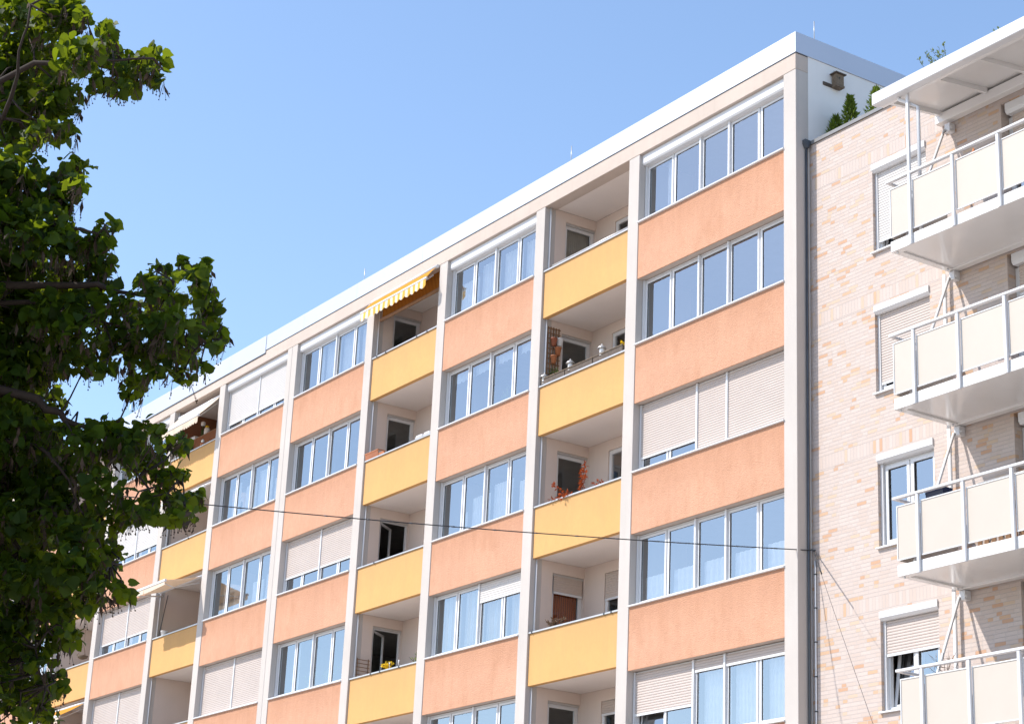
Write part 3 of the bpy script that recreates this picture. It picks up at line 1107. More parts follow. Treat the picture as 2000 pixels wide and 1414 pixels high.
# balcony roof
rf = MB()
rf.bbox(3.505, 8.8, -1.36, -1.20, 17.655, 17.885, 0.012)
rfo = br(rf, "balcony_roof", 'steel')
br(MB().prism([(-1.198, 17.80), (0.33, 17.99), (0.33, 18.03), (-1.198, 17.85)], 3.53, 8.78), "roof_sheet", 'slab', rfo)
for x in (3.62, 4.75, 5.68, 6.62, 7.6):
    br(MB().prism([(-1.16, 17.72), (0.15, 17.875), (0.15, 17.968), (-1.16, 17.805)], x, x + 0.07), "rafter", 'slab', rfo)
br(MB().bbox(3.53, 8.78, 0.17, YB - 0.012, 17.75, 17.93, 0.006), "wall_beam", 'slab', rfo)
br(MB().bbox(3.56, 8.75, -1.197, -1.12, 17.66, 17.79, 0.006), "edge_beam", 'slab', rfo)
br(MB().tube([(4.02, -1.24, 17.75), (4.02, -1.20, 17.62), (4.17, -1.12, 17.52), (4.33, -1.06, 17.40), (4.33, -1.06, BZ[0] + 0.2)], 0.034, 12), "gutter_pipe", 'steel', rfo)

# ------------------------------------------------------------------ curtains
POSF = {7: "top floor", 6: "second floor from the top", 5: "third floor from the top", 4: "fourth floor from the top", 3: "fifth floor from the top"}
POSW = {0: "the five pane windows beside the corner pier", 2: "the windows between the two nearest yellow balcony columns", 4: "the windows just right of the double pier", 5: "the windows just left of the double pier"}


def wspan(i, p0, p1):
    x0, x1 = PIER[i + 1][1] + 0.012, PIER[i][0] - 0.012
    n = 5 if i == 0 else 4
    pit = (x1 - x0) / n
    return x0 + pit * p0 + 0.07, x0 + pit * p1 - 0.07


def cur(i, k, p0, p1, f0, f1, mat, what, **kw):
    a, b = wspan(i, p0, p1)
    z0, z1 = sill(k) + 0.03, head(k) - (0.27 if k == 7 else 0.06)
    h = z1 - z0
    curtain(a, b, z0 + h * f0, z0 + h * f1, 0.40 if mat != 'lace' else 0.36, mat, what, **kw)


cur(0, 7, 0.45, 1.0, 0.0, 1.0, 'sheer', "sheer curtain in the first pane of the top window beside the corner pier")
for q, nm in enumerate(("leftmost", "second", "middle", "fourth", "rightmost")):
    cur(0, 4, q, q + 1, 0.0, 0.42, 'lace', "short frilled cafe curtain in the %s pane above the cable near the corner pier" % nm, scallop=True, fold=0.15)
for q, nm in ((2, "middle"), (3, "fourth"), (4, "rightmost")):
    cur(0, 3, q, q + 1, 0.0, 1.0, 'sheer', "long sheer curtain in the %s pane of the lowest window by the corner pier" % nm)
for q, nm in enumerate(("first", "second", "third", "fourth")):
    cur(2, 7, q, q + 1, 0.0, 0.92 if q else 0.75, 'sheer', "sheer curtain in the %s pane of the window left of the railed top balcony" % nm)
    cur(2, 6, q, q + 1, 0.80, 1.0, 'lace', "short white valance in the %s pane of the window left of the lanterns" % nm, scallop=True, fold=0.2)
    cur(2, 4, q, q + 1, 0.0, 1.0, 'print', "yellow patterned curtain in the %s pane of the half shuttered window" % nm)
for q, h_, nm in ((0.6, 0.42, "first"), (1.1, 0.62, "second"), (2, 0.72, "third"), (3.1, 0.62, "fourth")):
    cur(2, 5, q, int(q) + 1, 0.0, h_, 'sheer', "pale half height curtain in the %s pane left of the red leaved plant" % nm)
for q, nm in enumerate(("first", "second", "third", "fourth")):
    cur(4, 7, q + (0.5 if q == 0 else 0), q + 1, 0.0, 1.0, 'sheer', "fine sheer curtain in the %s pane of the window left of the orange awning" % nm)
cur(4, 4, 0.5, 1.0, 0.0, 1.0, 'sheer', "narrow white curtain in the first pane left of the yellow flowers")
cur(5, 6, 0.55, 1, 0.0, 0.85, 'sheer', "sheer curtain in the first pane of the window crossed by the cable")
cur(5, 6, 1.2, 2, 0.0, 0.7, 'sheer', "swept sheer curtain in the second pane of the window crossed by the cable", gather=0.3)
cur(5, 6, 2, 3, 0.0, 0.9, 'sheer', "sheer curtain in the third pane of the window crossed by the cable")
cur(5, 6, 3, 4, 0.0, 0.6, 'sheer', "sheer curtain in the last pane of the window crossed by the cable", gather=0.3)
cur(5, 5, 2.2, 3, 0.0, 0.55, 'sheer', "short sheer curtain in the third pane right of the folded out cream awning")
cur(5, 5, 3, 3.7, 0.0, 0.62, 'sheer', "short sheer curtain in the last pane right of the folded out cream awning")
# house plants and a figure on the inner window ledges
def house_plant(i, k, p, label, seed, mat='greenleaf'):
    a, b = wspan(i, p, p + 1)
    random.seed(seed)
    t = thing("house_plant", label, "plant", ((a + b) / 2, 0.45, sill(k) + 0.03), "house plants behind the window panes")
    MB().lathe([(0.06, 0), (0.085, 0.13), (0.092, 0.13), (0.092, 0.15), (0.07, 0.14)], n=14).build("pot", 'whitecer', t)
    lf, st = MB(), MB()
    for q in range(9):
        e = Vector((random.uniform(-0.26, 0.26), random.uniform(-0.1, 0.1), random.uniform(0.3, 0.62)))
        st.tube([(0, 0, 0.12), (e.x * 0.4, e.y * 0.4, e.z * 0.6), tuple(e)], [0.007, 0.005, 0.003], 5)
        for r_ in range(5):
            c = Vector((0, 0, 0.12)).lerp(e, random.uniform(0.5, 1.0))
            leaf_card(lf, c, rv() + Vector((0, 0, -0.2)), rv() + Vector((0, -0.6, 0.6)), random.uniform(0.1, 0.17), 0.075)
    st.build("stem", mat, t)
    lf.build("foliage", mat, t)


# curtains hung behind loggia doors
x0 = PIER[2][1]


def door_curtain(k, mat, label, z0f, cat_group="door curtains of the nearest balcony column"):
    mb = MB()
    n, zt_, zb_ = 60, ceil(k) - 0.34, floor(k) + 0.1
    for j in range(2):
        for i in range(n + 1):
            y = 0.66 + 0.72 * i / n
            mb.v.append((x0 - 0.20 + 0.02 * math.sin(i * 1.3), y, zb_ if j == 0 else zt_))
    for i in range(n):
        mb.sm.add(len(mb.f))
        mb.f.append((i, i + 1, i + n + 2, i + n + 1))
    tag(mb.build("curtain", mat, None, (x0 - 0.2, 1.0, zt_)), label, "curtain", cat_group)


door_curtain(7, 'blind', "grey brown vertical blind behind the top floor balcony door", 0)
door_curtain(4, 'orangecloth', "orange brown patterned curtain behind the half shuttered balcony door", 0)


# ------------------------------------------------------------------ plants and small things
def leaf_card(mb, c, d, nrm, L, W, fold=0.25):
    """small pointed leaf, two folded halves"""
    d = d.normalized()
    sd = d.cross(nrm)
    sd = sd.normalized() if sd.length > 1e-5 else d.orthogonal().normalized()
    nn = sd.cross(d)
    o = len(mb.v)
    P_ = [(0, 0, 0), (0.45, 0.5, fold), (1, 0, 0), (0.45, -0.5, fold)]
    for t, s, h in P_:
        mb.v.append(tuple(c + d * (L * t) + sd * (W * s) + nn * (W * h)))
    mb.f += [(o, o + 1, o + 2), (o, o + 2, o + 3)]


def rv(s=1.0):
    return Vector((random.uniform(-1, 1), random.uniform(-1, 1), random.uniform(-1, 1))) * s


def bushy(name, label, cat, loc, stems, leafm, L, W, per, stemm='twig', group=None, pot=None, spread=1.0, seed=0):
    """plant: stems = list of polylines (local), leaves along them"""
    random.seed(seed)
    t = thing(name, label, cat, loc, group)
    st, lf = MB(), MB()
    for pl in stems:
        pl = [Vector(p) for p in pl]
        st.tube(pl, [0.006 * (1 - 0.6 * i / len(pl)) for i in range(len(pl))], 5)
        for i in range(len(pl) - 1):
            for q in range(per):
                p = pl[i].lerp(pl[i + 1], random.random())
                d = (rv() + Vector((0, -0.2, 0.2))).normalized()
                leaf_card(lf, p + d * 0.01 * spread, d + (pl[i + 1] - pl[i]).normalized() * 0.4, rv() + Vector((0, 0, 1.2)), L * random.uniform(0.7, 1.25), W * random.uniform(0.7, 1.2))
    st.build("stem", stemm, t)
    lf.build("foliage", leafm, t)
    if pot:
        MB().lathe([(pot * 0.7, -0.2), (pot, 0.0), (pot * 1.08, 0.0), (pot * 1.08, 0.03), (pot * 0.9, 0.03), (pot * 0.85, 0.0)], n=14).build("pot", 'terra', t)
    return t


house_plant(4, 4, 1, "leafy house plant in the second pane left of the yellow flower balcony", 91, 'paleleaf')
house_plant(4, 4, 2, "leafy house plant in the third pane left of the yellow flower balcony", 92, 'paleleaf')
house_plant(2, 6, 2, "pale leafy house plant in the third pane left of the lantern balcony", 93, 'paleleaf')

# red leaved maple on the third balcony
zc = sill(5) - 0.01
def stems_fan(n, h, sx, sy, seed):
    random.seed(seed)
    out = []
    for i in range(n):
        a = random.uniform(-1, 1)
        out.append([(0, 0, 0), (a * sx * 0.4, random.uniform(-.3, .3) * sy, h * 0.4), (a * sx, random.uniform(-1, 1) * sy, h * random.uniform(0.7, 1.0))])
    return out


bushy("maple_shrub", "red leaved shrub spilling over the yellow balcony parapet", "plant", (-7.25, 0.26, zc - 0.1),
      [[(0, 0, 0), (-0.2, -0.1, 0.15), (-0.5, -0.18, 0.30), (-0.85, -0.18, 0.50)], [(0, 0, 0), (-0.25, -0.15, 0.14), (-0.55, -0.2, 0.17)],
       [(0, 0, 0), (-0.3, -0.2, 0.10), (-0.75, -0.25, 0.10)], [(0, 0, 0), (0.1, -0.05, 0.3), (0.25, -0.1, 0.55), (0.36, -0.15, 0.74)],
       [(0, 0, 0), (0.15, -0.1, 0.2), (0.22, -0.15, 0.4), (0.2, -0.15, 0.58)], [(0, 0, 0), (0.2, -0.12, 0.12), (0.35, -0.15, 0.3), (0.42, -0.18, 0.48)],
       [(0, 0, 0), (-0.1, -0.2, 0.12), (-0.3, -0.28, 0.05)]],
      'redleaf', 0.085, 0.05, 17, seed=3)
bushy("maple_shrub", "small sprig of red leaves on the right of the same yellow parapet", "plant", (-6.5, 0.24, zc - 0.05),
      [[(0, 0, 0), (0.05, -0.1, 0.12), (0.15, -0.12, 0.2)], [(0, 0, 0), (-0.05, -0.1, 0.1), (-0.1, -0.1, 0.16)], [(0, 0, 0), (0.1, -0.05, 0.1), (0.22, -0.1, 0.14)]],
      'redleaf', 0.07, 0.04, 7, seed=4)
zc = sill(4) - 0.01
bushy("pot_plant", "dry looking dark leaved plant on the parapet below the orange curtain", "plant", (-7.98, 0.22, zc - 0.03),
      stems_fan(11, 0.26, 0.33, 0.1, 11), 'dryleaf', 0.09, 0.035, 9, seed=5)
# lantern balcony
zc = sill(6) - 0.01
for a, b, nm in ((-8.70, -7.75, "leftmost"), (-7.72, -6.70, "middle"), (-6.67, -5.60, "rightmost")):
    t = thing("planter_box", "%s of the three dark wooden planters along the lantern balcony parapet" % nm, "planter", ((a + b) / 2, 0.17, zc), "dark planters on the lantern balcony")
    hw = (b - a) / 2
    bx = MB()
    bx.box(-hw, hw, -0.11, -0.09, 0.0, 0.15)
    bx.box(-hw, hw, 0.09, 0.11, 0.0, 0.15)
    bx.box(-hw, -hw + 0.02, -0.09, 0.09, 0.0, 0.15)
    bx.box(hw - 0.02, hw, -0.09, 0.09, 0.0, 0.15)
    bx.build("box", 'wood', t)
    MB().box(-hw - 0.01, hw + 0.01, -0.125, -0.088, 0.151, 0.168).build("rim", 'wood2', t)
    MB().box(-hw + 0.021, hw - 0.021, -0.089, 0.089, 0.02, 0.12).build("soil", 'seal', t)


def lantern(loc, label):
    t = thing("lantern", label, "lantern", loc, "metal lanterns on the planter balcony")
    MB().lathe([(0.05, 0.0), (0.05, 0.012), (0.014, 0.02), (0.014, 0.05)], n=14).build("base", 'alu', t)
    MB().lathe([(0.032, 0.05), (0.045, 0.06), (0.047, 0.14), (0.04, 0.15)], n=14).build("glass_body", 'whitecer', t)
    t.scale = (1.2, 1.2, 1.1)
    MB().lathe([(0.085, 0.15), (0.088, 0.157), (0.05, 0.20), (0.012, 0.23), (0.012, 0.25)], n=16).build("hood", 'alu', t)
    return t


lantern((-8.58, 0.10, zc + 0.04), "leftmost small silver lantern among the dark planters")
lantern((-7.58, 0.10, zc + 0.10), "middle small silver lantern above the dark planters")
lantern((-6.40, 0.10, zc + 0.13), "rightmost small silver lantern above the dark planters")
for x, dz, nm, mat in ((-8.25, 0.12, "left", 'yflower'), (-7.8, 0.10, "middle", 'yflower'), (-7.28, 0.12, "right", 'yflower')):
    bushy("flower", "tiny yellow flowers in the %s part of the dark planters" % nm, "flowers", (x, 0.15, zc + 0.06),
          stems_fan(5, 0.15, 0.15, 0.05, int(-x * 10)), mat, 0.035, 0.03, 4, seed=int(-x * 7))
bushy("pot_plant", "dark green climbing plant at the foot of the balcony trellis", "plant", (-8.42, 0.36, zc + 0.0),
      stems_fan(9, 0.42, 0.2, 0.15, 21), 'greenleaf', 0.07, 0.045, 9, seed=22)
bushy("pot_plant", "bright green leaves at the right end of the dark planters", "plant", (-5.68, 0.14, zc + 0.1),
      stems_fan(5, 0.2, 0.08, 0.05, 23), 'yflower', 0.05, 0.035, 5, seed=24)


def trellis(name, label, loc, y0, y1, h, ny, nz, mat, r=0.011):
    t = thing(name, label, "trellis", loc)
    mb = MB()
    for q in range(ny):
        y = y0 + (y1 - y0) * q / (ny - 1)
        mb.box(-r, r, y - r, y + r, 0, h)
    mb.build("upright", mat, t)
    mb = MB()
    for q in range(nz):
        z = 0.04 + (h - 0.08) * q / (nz - 1)
        mb.box(r + 0.001, r * 2 + 0.004, y0 - 0.03, y1 + 0.03, z - r, z + r)
    mb.build("slat", mat, t)
    return t


trellis("trellis", "tall dark wooden lattice with hanging pots on the balcony side wall", (-8.655, 0, 16.2), 0.20, 0.50, 1.18, 5, 10, 'lath')
trellis("trellis", "low thin wooden trellis beside the yellow flowers", (-16.535, 0, 10.2), 0.21, 0.52, 0.64, 2, 7, 'lath', 0.008)


def wall_pot(loc, label, mat, r=0.075):
    t = thing("hanging_pot", label, "pot", loc, "pots hung on the balcony lattice")
    MB().lathe([(r * 0.65, -0.08), (r, 0.08), (r * 1.1, 0.08), (r * 1.1, 0.10), (r * 0.85, 0.10), (r * 0.8, 0.06)], n=14).build("pot", mat, t)
    MB().tube([(-r, 0, 0.09), (-r - 0.03, 0, 0.12)], 0.006, 6).build("hook", 'lath', t)
    return t


wall_pot((-8.55, 0.30, 16.98), "small rusty pot hung high on the lattice, left of the pale pot", 'redpot')
wall_pot((-8.55, 0.46, 17.00), "pale yellow pot hung high on the lattice", 'whitecer', 0.085)
wall_pot((-8.55, 0.42, 16.78), "red clay pot hung halfway up the lattice", 'terra')
wall_pot((-8.55, 0.31, 16.56), "red clay pot hung lowest on the lattice", 'terra')
# terracotta trough
zc = sill(6) - 0.011
t = thing("flower_trough", "empty terracotta coloured flower trough on the yellow parapet under the orange awning", "planter", (-16.20, 0.11, zc))
tr = MB()
tr.prism([(-0.085, 0.0), (-0.105, 0.15), (-0.085, 0.15), (-0.07, 0.02), (0.07, 0.02), (0.085, 0.15), (0.105, 0.15), (0.085, 0.0)], -0.32, 0.32)
tr.build("trough", 'terra', t)
MB().ring(-0.335, 0.335, -0.115, 0.115, 0.151, 0.172, 0.03, 0.03, 0.02, 0.02)
rimm = MB()
rimm.box(-0.335, 0.335, -0.115, -0.09, 0.151, 0.175)
rimm.box(-0.335, 0.335, 0.09, 0.115, 0.151, 0.175)
rimm.box(-0.335, -0.31, -0.09, 0.09, 0.151, 0.175)
rimm.box(0.31, 0.335, -0.09, 0.09, 0.151, 0.175)
rimm.build("rim", 'terra', t)
rb_ = MB()
for x in np.linspace(-0.28, 0.28, 12):
    rb_.add([(x - 0.008, -0.091, 0.02), (x + 0.008, -0.091, 0.02), (x + 0.008, -0.108, 0.15), (x - 0.008, -0.108, 0.15)], [(0, 1, 2, 3)])
rb_.build("rib", 'redpot', t)
for x, nm, wd in ((-13.90, "left", 0.17), (-13.53, "right", 0.15)):
    t = thing("folded_cloth", "%s of two folded pale blue cloths on the yellow parapet right of the terracotta trough" % nm, "cloth", (x, 0.11, zc))
    mb = MB()
    mb.bbox(-wd, wd, -0.10, 0.09, 0.0, 0.05, 0.02)
    mb.build("lower_fold", 'whitecer', t)
    mb = MB()
    mb.bbox(-wd * 0.9, wd * 0.8, -0.09, 0.08, 0.051, 0.09, 0.016)
    mb.build("upper_fold", 'whitecer', t)
# yellow flowers
zc = sill(4) - 0.01
bushy("flower", "bunch of bright yellow flowers on the yellow parapet before an open door", "flowers", (-14.85, 0.14, zc - 0.02),
      stems_fan(12, 0.19, 0.26, 0.06, 31), 'yflower', 0.07, 0.06, 5, seed=32)
bushy("pot_plant", "sparse twiggy plant at the right end of the parapet with yellow flowers", "plant", (-13.75, 0.22, zc - 0.04),
      stems_fan(9, 0.32, 0.25, 0.08, 33), 'paleleaf', 0.045, 0.025, 4, seed=34)
for x, nm in ((-14.72, "left"), (-14.28, "right")):
    t = thing("pinwheel_stick", "%s small white stick figure on the parapet with yellow flowers" % nm, "ornament", (x, 0.09, zc))
    MB().tube([(0, 0, 0), (0, 0, 0.13)], 0.008, 6).build("stick", 'steel', t)
    MB().box(-0.02, 0.02, -0.008, 0.008, 0.13, 0.17).build("tip", 'steel', t)
# items under the cream awning of the top floor
t = thing("wall_shelf", "wooden shelf board above the parapet under the cream awning", "shelf", (-27.7, 0.45, 19.22))
MB().box(-1.1, 1.35, -0.16, 0.16, -0.03, 0.0).build("board", 'lath', t)
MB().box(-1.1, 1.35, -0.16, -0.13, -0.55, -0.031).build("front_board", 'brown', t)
for nm, x, hh, ww in (("white flat box", -28.35, 0.10, 0.22),):
    t = thing("storage_box", "white flat box on the shelf under the cream awning", "box", (x, 0.42, 19.221))
    MB().bbox(-ww, ww, -0.1, 0.1, 0, hh, 0.01).build("body", 'whitecer', t)
    MB().bbox(-ww - 0.006, ww + 0.006, -0.106, 0.106, hh + 0.001, hh + 0.03, 0.008).build("lid", 'whitecer', t)
t = thing("jar", "white round jar on the shelf right of the flat box", "jar", (-27.42, 0.40, 19.221))
MB().lathe([(0.085, 0), (0.09, 0.02), (0.09, 0.2), (0.06, 0.24)], n=16).build("body", 'whitecer', t)
MB().lathe([(0.065, 0.241), (0.065, 0.29), (0.05, 0.30)], n=14).build("lid", 'yflower', t)
t = thing("bottle", "slim pale green bottle standing between the white box and the jar", "bottle", (-27.75, 0.40, 19.221))
MB().lathe([(0.04, 0), (0.04, 0.22), (0.016, 0.3), (0.016, 0.38)], n=12).build("body", 'greenleaf', t)
MB().lathe([(0.05, 0.381), (0.07, 0.40), (0.07, 0.49), (0.03, 0.52)], n=12).build("cap", 'whitecer', t)
bushy("pot_plant", "dark green leafy plant under the shelf of the cream awning balcony", "plant", (-28.2, 0.30, sill(7) - 0.05),
      stems_fan(9, 0.42, 0.25, 0.1, 41), 'greenleaf', 0.09, 0.05, 8, seed=42)
bushy("pot_plant", "small orange flowering plant under the right end of the awning shelf", "plant", (-26.4, 0.26, sill(7) - 0.05),
      stems_fan(8, 0.22, 0.2, 0.08, 43), 'redleaf', 0.06, 0.035, 6, seed=44)
t = thing("teddy_ornament", "small round pale ornament on the parapet under the cream awning", "ornament", (-27.0, 0.11, sill(7) - 0.011))
MB().lathe([(0.03, 0), (0.07, 0.03), (0.075, 0.08), (0.05, 0.12), (0.02, 0.13)], n=14).build("body", 'terra', t)
MB().lathe([(0.015, 0.131), (0.05, 0.15), (0.055, 0.19), (0.03, 0.23), (0.01, 0.24)], n=14).build("head", 'whitecer', t)
# white chair back on the cable balcony
t = thing("garden_chair", "white metal chair back above the yellow parapet behind the cable", "chair", (-27.6, 0.55, floor(6)))
ch = MB()
ch.tube([(-0.22, 0, 0.45), (-0.22, -0.02, 1.0), (-0.12, -0.03, 1.08), (0.12, -0.03, 1.08), (0.22, -0.02, 1.0), (0.22, 0, 0.45)], 0.014, 8)
ch.tube([(-0.22, -0.01, 0.85), (0.22, -0.01, 0.85)], 0.01, 8)
ch.build("backrest", 'steel', t)
MB().bbox(-0.23, 0.23, -0.01, 0.43, 0.43, 0.46, 0.01).build("seat", 'steel', t)
for xx, yy in ((-0.21, 0), (0.21, 0), (-0.21, 0.42), (0.21, 0.42)):
    MB().tube([(xx, yy, 0), (xx, yy, 0.43)], 0.014, 8).build("leg", 'steel', t)
t = thing("flower_pot", "white round pot on the parapet under the folded out awning", "pot", (-28.44, 0.12, sill(5) - 0.011))
MB().lathe([(0.08, 0), (0.105, 0.13), (0.115, 0.13), (0.115, 0.15), (0.095, 0.15), (0.09, 0.12)], n=18).build("pot", 'whitecer', t)
for k, lab in ((5, "dark slanting awning crank pole beside the wall above the white pot"), (6, "dark awning crank pole beside the wall of the cable balcony")):
    t = thing("crank_pole", lab, "pole", (-29.05, 0.2, sill(k) - 0.02))
    MB().tube([(0, 0.0, 0.0), (0, 0.18 if k == 5 else 0.02, 1.40)], 0.012, 8).build("rod", 'darkmetal', t)
    MB().tube([(0, 0.0, 0.0), (0.05, -0.02, -0.05), (0.05, -0.02, -0.14)], 0.012, 8).build("handle", 'darkmetal', t)
t = thing("hanging_basket", "round basket hanging on three strings in the shaded balcony beside the tree", "hanging basket", (-36.5, 0.75, 13.64))
MB().lathe([(0.05, -0.06), (0.15, -0.02), (0.19, 0.05), (0.17, 0.05), (0.13, 0.0)], n=16).build("bowl", 'wood2', t)
st = MB()
for a in (0, 2.1, 4.2):
    st.tube([(0.18 * math.cos(a), 0.18 * math.sin(a), 0.05), (0, 0, 0.42)], 0.005, 5)
st.tube([(0, 0, 0.42), (0, 0, 0.95)], 0.005, 5)
st.build("string", 'lath', t)
lf = MB()
random.seed(51)
for q in range(70):
    a = random.uniform(0, 6.28)
    rr = random.uniform(0, 0.17)
    leaf_card(lf, Vector((rr * math.cos(a), rr * math.sin(a), 0.03)), rv() + Vector((0, 0, 0.8)), rv(), 0.07, 0.035)
lf.build("foliage", 'dryleaf', t)

# bird box on the white end wall
t = thing("bird_box", "weathered wooden bird box hanging on the white end wall below the roof edge", "bird box", (0.0, 1.04, 20.165))
t.scale = (0.72, 0.78, 0.78)
bxm = MB()
bxm.box(0.035, 0.21, -0.13, 0.13, 0.06, 0.36)
bxm.build("body", 'wood2', t)
MB().prism([(-0.18, 0.365), (0.18, 0.365), (0.18, 0.39), (-0.18, 0.39)], 0.0, 0.27).build("roof", 'wood', t)
mb = MB()
mb.tube([(0.20, -0.02, 0.25), (0.214, -0.02, 0.25)], 0.024, 12)
mb.build("entrance_hole", 'seal', t)
MB().box(0.002, 0.032, -0.42, 0.14, 0.01, 0.10).build("back_bar", 'wood', t)
MB().box(0.033, 0.23, -0.14, 0.14, 0.0, 0.058).build("floor_board", 'wood2', t)
MB().tube([(0.05, 0.0, 0.391), (0.02, -0.05, 0.52)], 0.008, 6).build("hanger", 'darkmetal', t)


def conifer(loc, h, r, label, seed):
    random.seed(seed)
    t = thing("conifer", label, "conifer", loc, "small conifers on the brick roof terrace")
    MB().tube([(0, 0, 0), (0, 0, h * 0.95)], [0.02, 0.004], 6).build("trunk", 'twig', t)
    lf = MB()
    for q in range(int(900 * h)):
        u = random.random() ** 0.8
        z = h * (0.02 + 0.98 * u)
        rr = r * (1 - u) ** 0.8 * random.uniform(0.25, 1.05) * (1 + 0.38 * math.sin(u * 31 + (q % 5) * 1.26))
        a = random.uniform(0, 6.283)
        d = Vector((math.cos(a) * 0.7, math.sin(a) * 0.7, 0.75)) + rv(0.35)
        leaf_card(lf, Vector((rr * math.cos(a), rr * math.sin(a), z)), d, rv(), random.uniform(0.06, 0.13), 0.035)
    lf.build("foliage", 'conifer', t)
    MB().lathe([(0.14, -0.5), (0.18, 0.0), (0.16, 0.0)], n=14).build("pot", 'terra', t)


conifer((0.47, 1.0, 18.85), 0.95, 0.20, "tallest pointed green conifer on the brick roof terrace", 61)
conifer((0.12, 0.95, 18.85), 0.62, 0.24, "lowest round green conifer at the corner of the brick roof terrace", 62)
conifer((1.20, 1.0, 18.95), 0.72, 0.22, "loose green conifer between the pointed one and the balcony roof", 63)


def twiggy(loc, hgt, wid, label, seed, n=9):
    random.seed(seed)
    stems = []
    for q in range(n):
        a = random.uniform(-1, 1)
        stems.append([(0, 0, -0.7), (a * wid * 0.3, rv().y * 0.1, hgt * 0.25), (a * wid * 0.8, rv().y * 0.2, hgt * random.uniform(0.4, 0.8)), (a * wid, rv().y * 0.25, hgt * random.uniform(0.6, 1.0))])
    return bushy("terrace_shrub", label, "shrub", loc, stems, 'paleleaf', 0.065, 0.04, 9, seed=seed + 1, group="pale shrubs on the brick roof terrace", pot=0.2)


twiggy((2.35, 1.5, 19.45), 0.85, 0.45, "loose pale leaved shrub rising above the left part of the balcony roof", 71)
twiggy((3.40, 1.5, 19.45), 0.45, 0.15, "tiny pale shrub tip over the middle of the balcony roof edge", 73, 4)
twiggy((4.08, 1.5, 19.45), 0.50, 0.15, "tiny dark shrub tip near the right end of the balcony roof edge", 75, 4)

# things on the white balconies
t = thing("planter_box", "dark blue planter hung behind the railing of the third white balcony", "planter", (4.50, -1.00, BZ[2] + 1.16))
MB().prism([(-0.09, 0.0), (-0.12, 0.17), (0.12, 0.17), (0.09, 0.0)], -0.19, 0.19).build("trough", 'blue', t)
MB().tube([(-0.26, 0, 0.21), (0.05, 0, 0.20)], 0.014, 6).build("handle", 'steel', t)
t = thing("drying_rack", "folding white drying rack behind the boards of the third white balcony", "drying rack", (5.9, -0.55, BZ[2] + 0.195))
fr = MB()
for y in np.linspace(-0.25, 0.25, 7):
    fr.tube([(-0.75, y, 1.13), (0.75, y, 1.13)], 0.008, 6)
fr.build("rail", 'alu', t)
for x in (-0.6, 0.6):
    MB().tube([(x, -0.25, 0.0), (x, 0.25, 1.12)], 0.01, 6).build("leg", 'alu', t)
    MB().tube([(x + 0.03, 0.25, 0.0), (x + 0.03, -0.25, 1.12)], 0.01, 6).build("leg", 'alu', t)
t = thing("wooden_screen", "low slatted wooden screen behind the boards of the third white balcony", "screen", (5.05, -0.20, BZ[2] + 0.195))
for x in np.linspace(-0.45, 0.45, 7):
    MB().box(x - 0.045, x + 0.045, -0.01, 0.01, 0.0, 1.22).build("slat", 'lath', t)
bushy("pot_plant", "dry ornamental grass rising behind the lowest white balcony railing", "plant", (4.35, -0.85, BZ[3] + 0.95),
      [[(0, 0, 0), (-0.05, 0, 0.3), (-0.16, 0, 0.52)], [(0, 0, 0), (0.03, 0, 0.3), (0.0, 0, 0.6)], [(0, 0, 0), (0.08, 0, 0.28), (0.2, 0, 0.5)],
       [(0, 0, 0), (-0.1, 0, 0.26), (-0.3, 0, 0.4)], [(0, 0, 0), (0.12, 0, 0.2), (0.3, 0, 0.32)], [(0, 0, 0), (0.02, 0.05, 0.3), (0.08, 0.05, 0.55)]],
      'dryleaf', 0.16, 0.012, 5, seed=81)
t = thing("garden_figure", "small blue and orange garden figure on the railing side of the top white balcony", "ornament", (5.42, -0.9, BZ[0] + 1.06))
MB().lathe([(0.07, 0), (0.085, 0.05), (0.06, 0.16), (0.03, 0.19)], n=14).build("body", 'blue', t)
MB().lathe([(0.02, 0.191), (0.05, 0.21), (0.05, 0.25), (0.03, 0.28), (0.008, 0.35)], n=14).build("head", 'terra', t)

# ------------------------------------------------------------------ cables
A = Vector((0.087, 0.325, 10.56))


def sagged(a, b, sag, n=40):
    return [a.lerp(b, i / n) - Vector((0, 0, sag * 4 * (i / n) * (1 - i / n))) for i in range(n + 1)]


dist0 = (A - CAM).length
far = at(-60, 936, 34.0)
cb = thing("span_cable", "dark steel cable strung from the brick corner across the orange facade", "cable", tuple(A))
pts = sagged(A, far, 0.12)
MB().tube(pts, 0.0105, 6).build("cable_strand", 'cable', cb, tuple(A))
nd = MB()
for i in range(0, 41, 1):
    if i % 2 == 0:
        p = pts[i]
        q = pts[min(i + 1, 40)]
        dd_ = (q - p).normalized() * 0.03 if i < 40 else Vector((0.03, 0, 0))
        nd.tube([p - dd_, p + dd_], 0.014, 6)
nd.build("cable_clamp", 'darkmetal', cb, tuple(A))
ey = MB()
ey.tube([A + Vector((-0.02, 0.015, 0.0)), A + Vector((0.0, -0.06, 0.0)), A + Vector((0.03, -0.09, -0.01))], 0.018, 8)
ey.tube([A + Vector((0.10 + 0.03 * math.cos(a), -0.03, -0.20 + 0.13 * math.sin(a))) for a in np.linspace(0, 6.28, 16)], 0.006, 6)
ey.build("anchor_eye", 'darkmetal', cb, tuple(A))
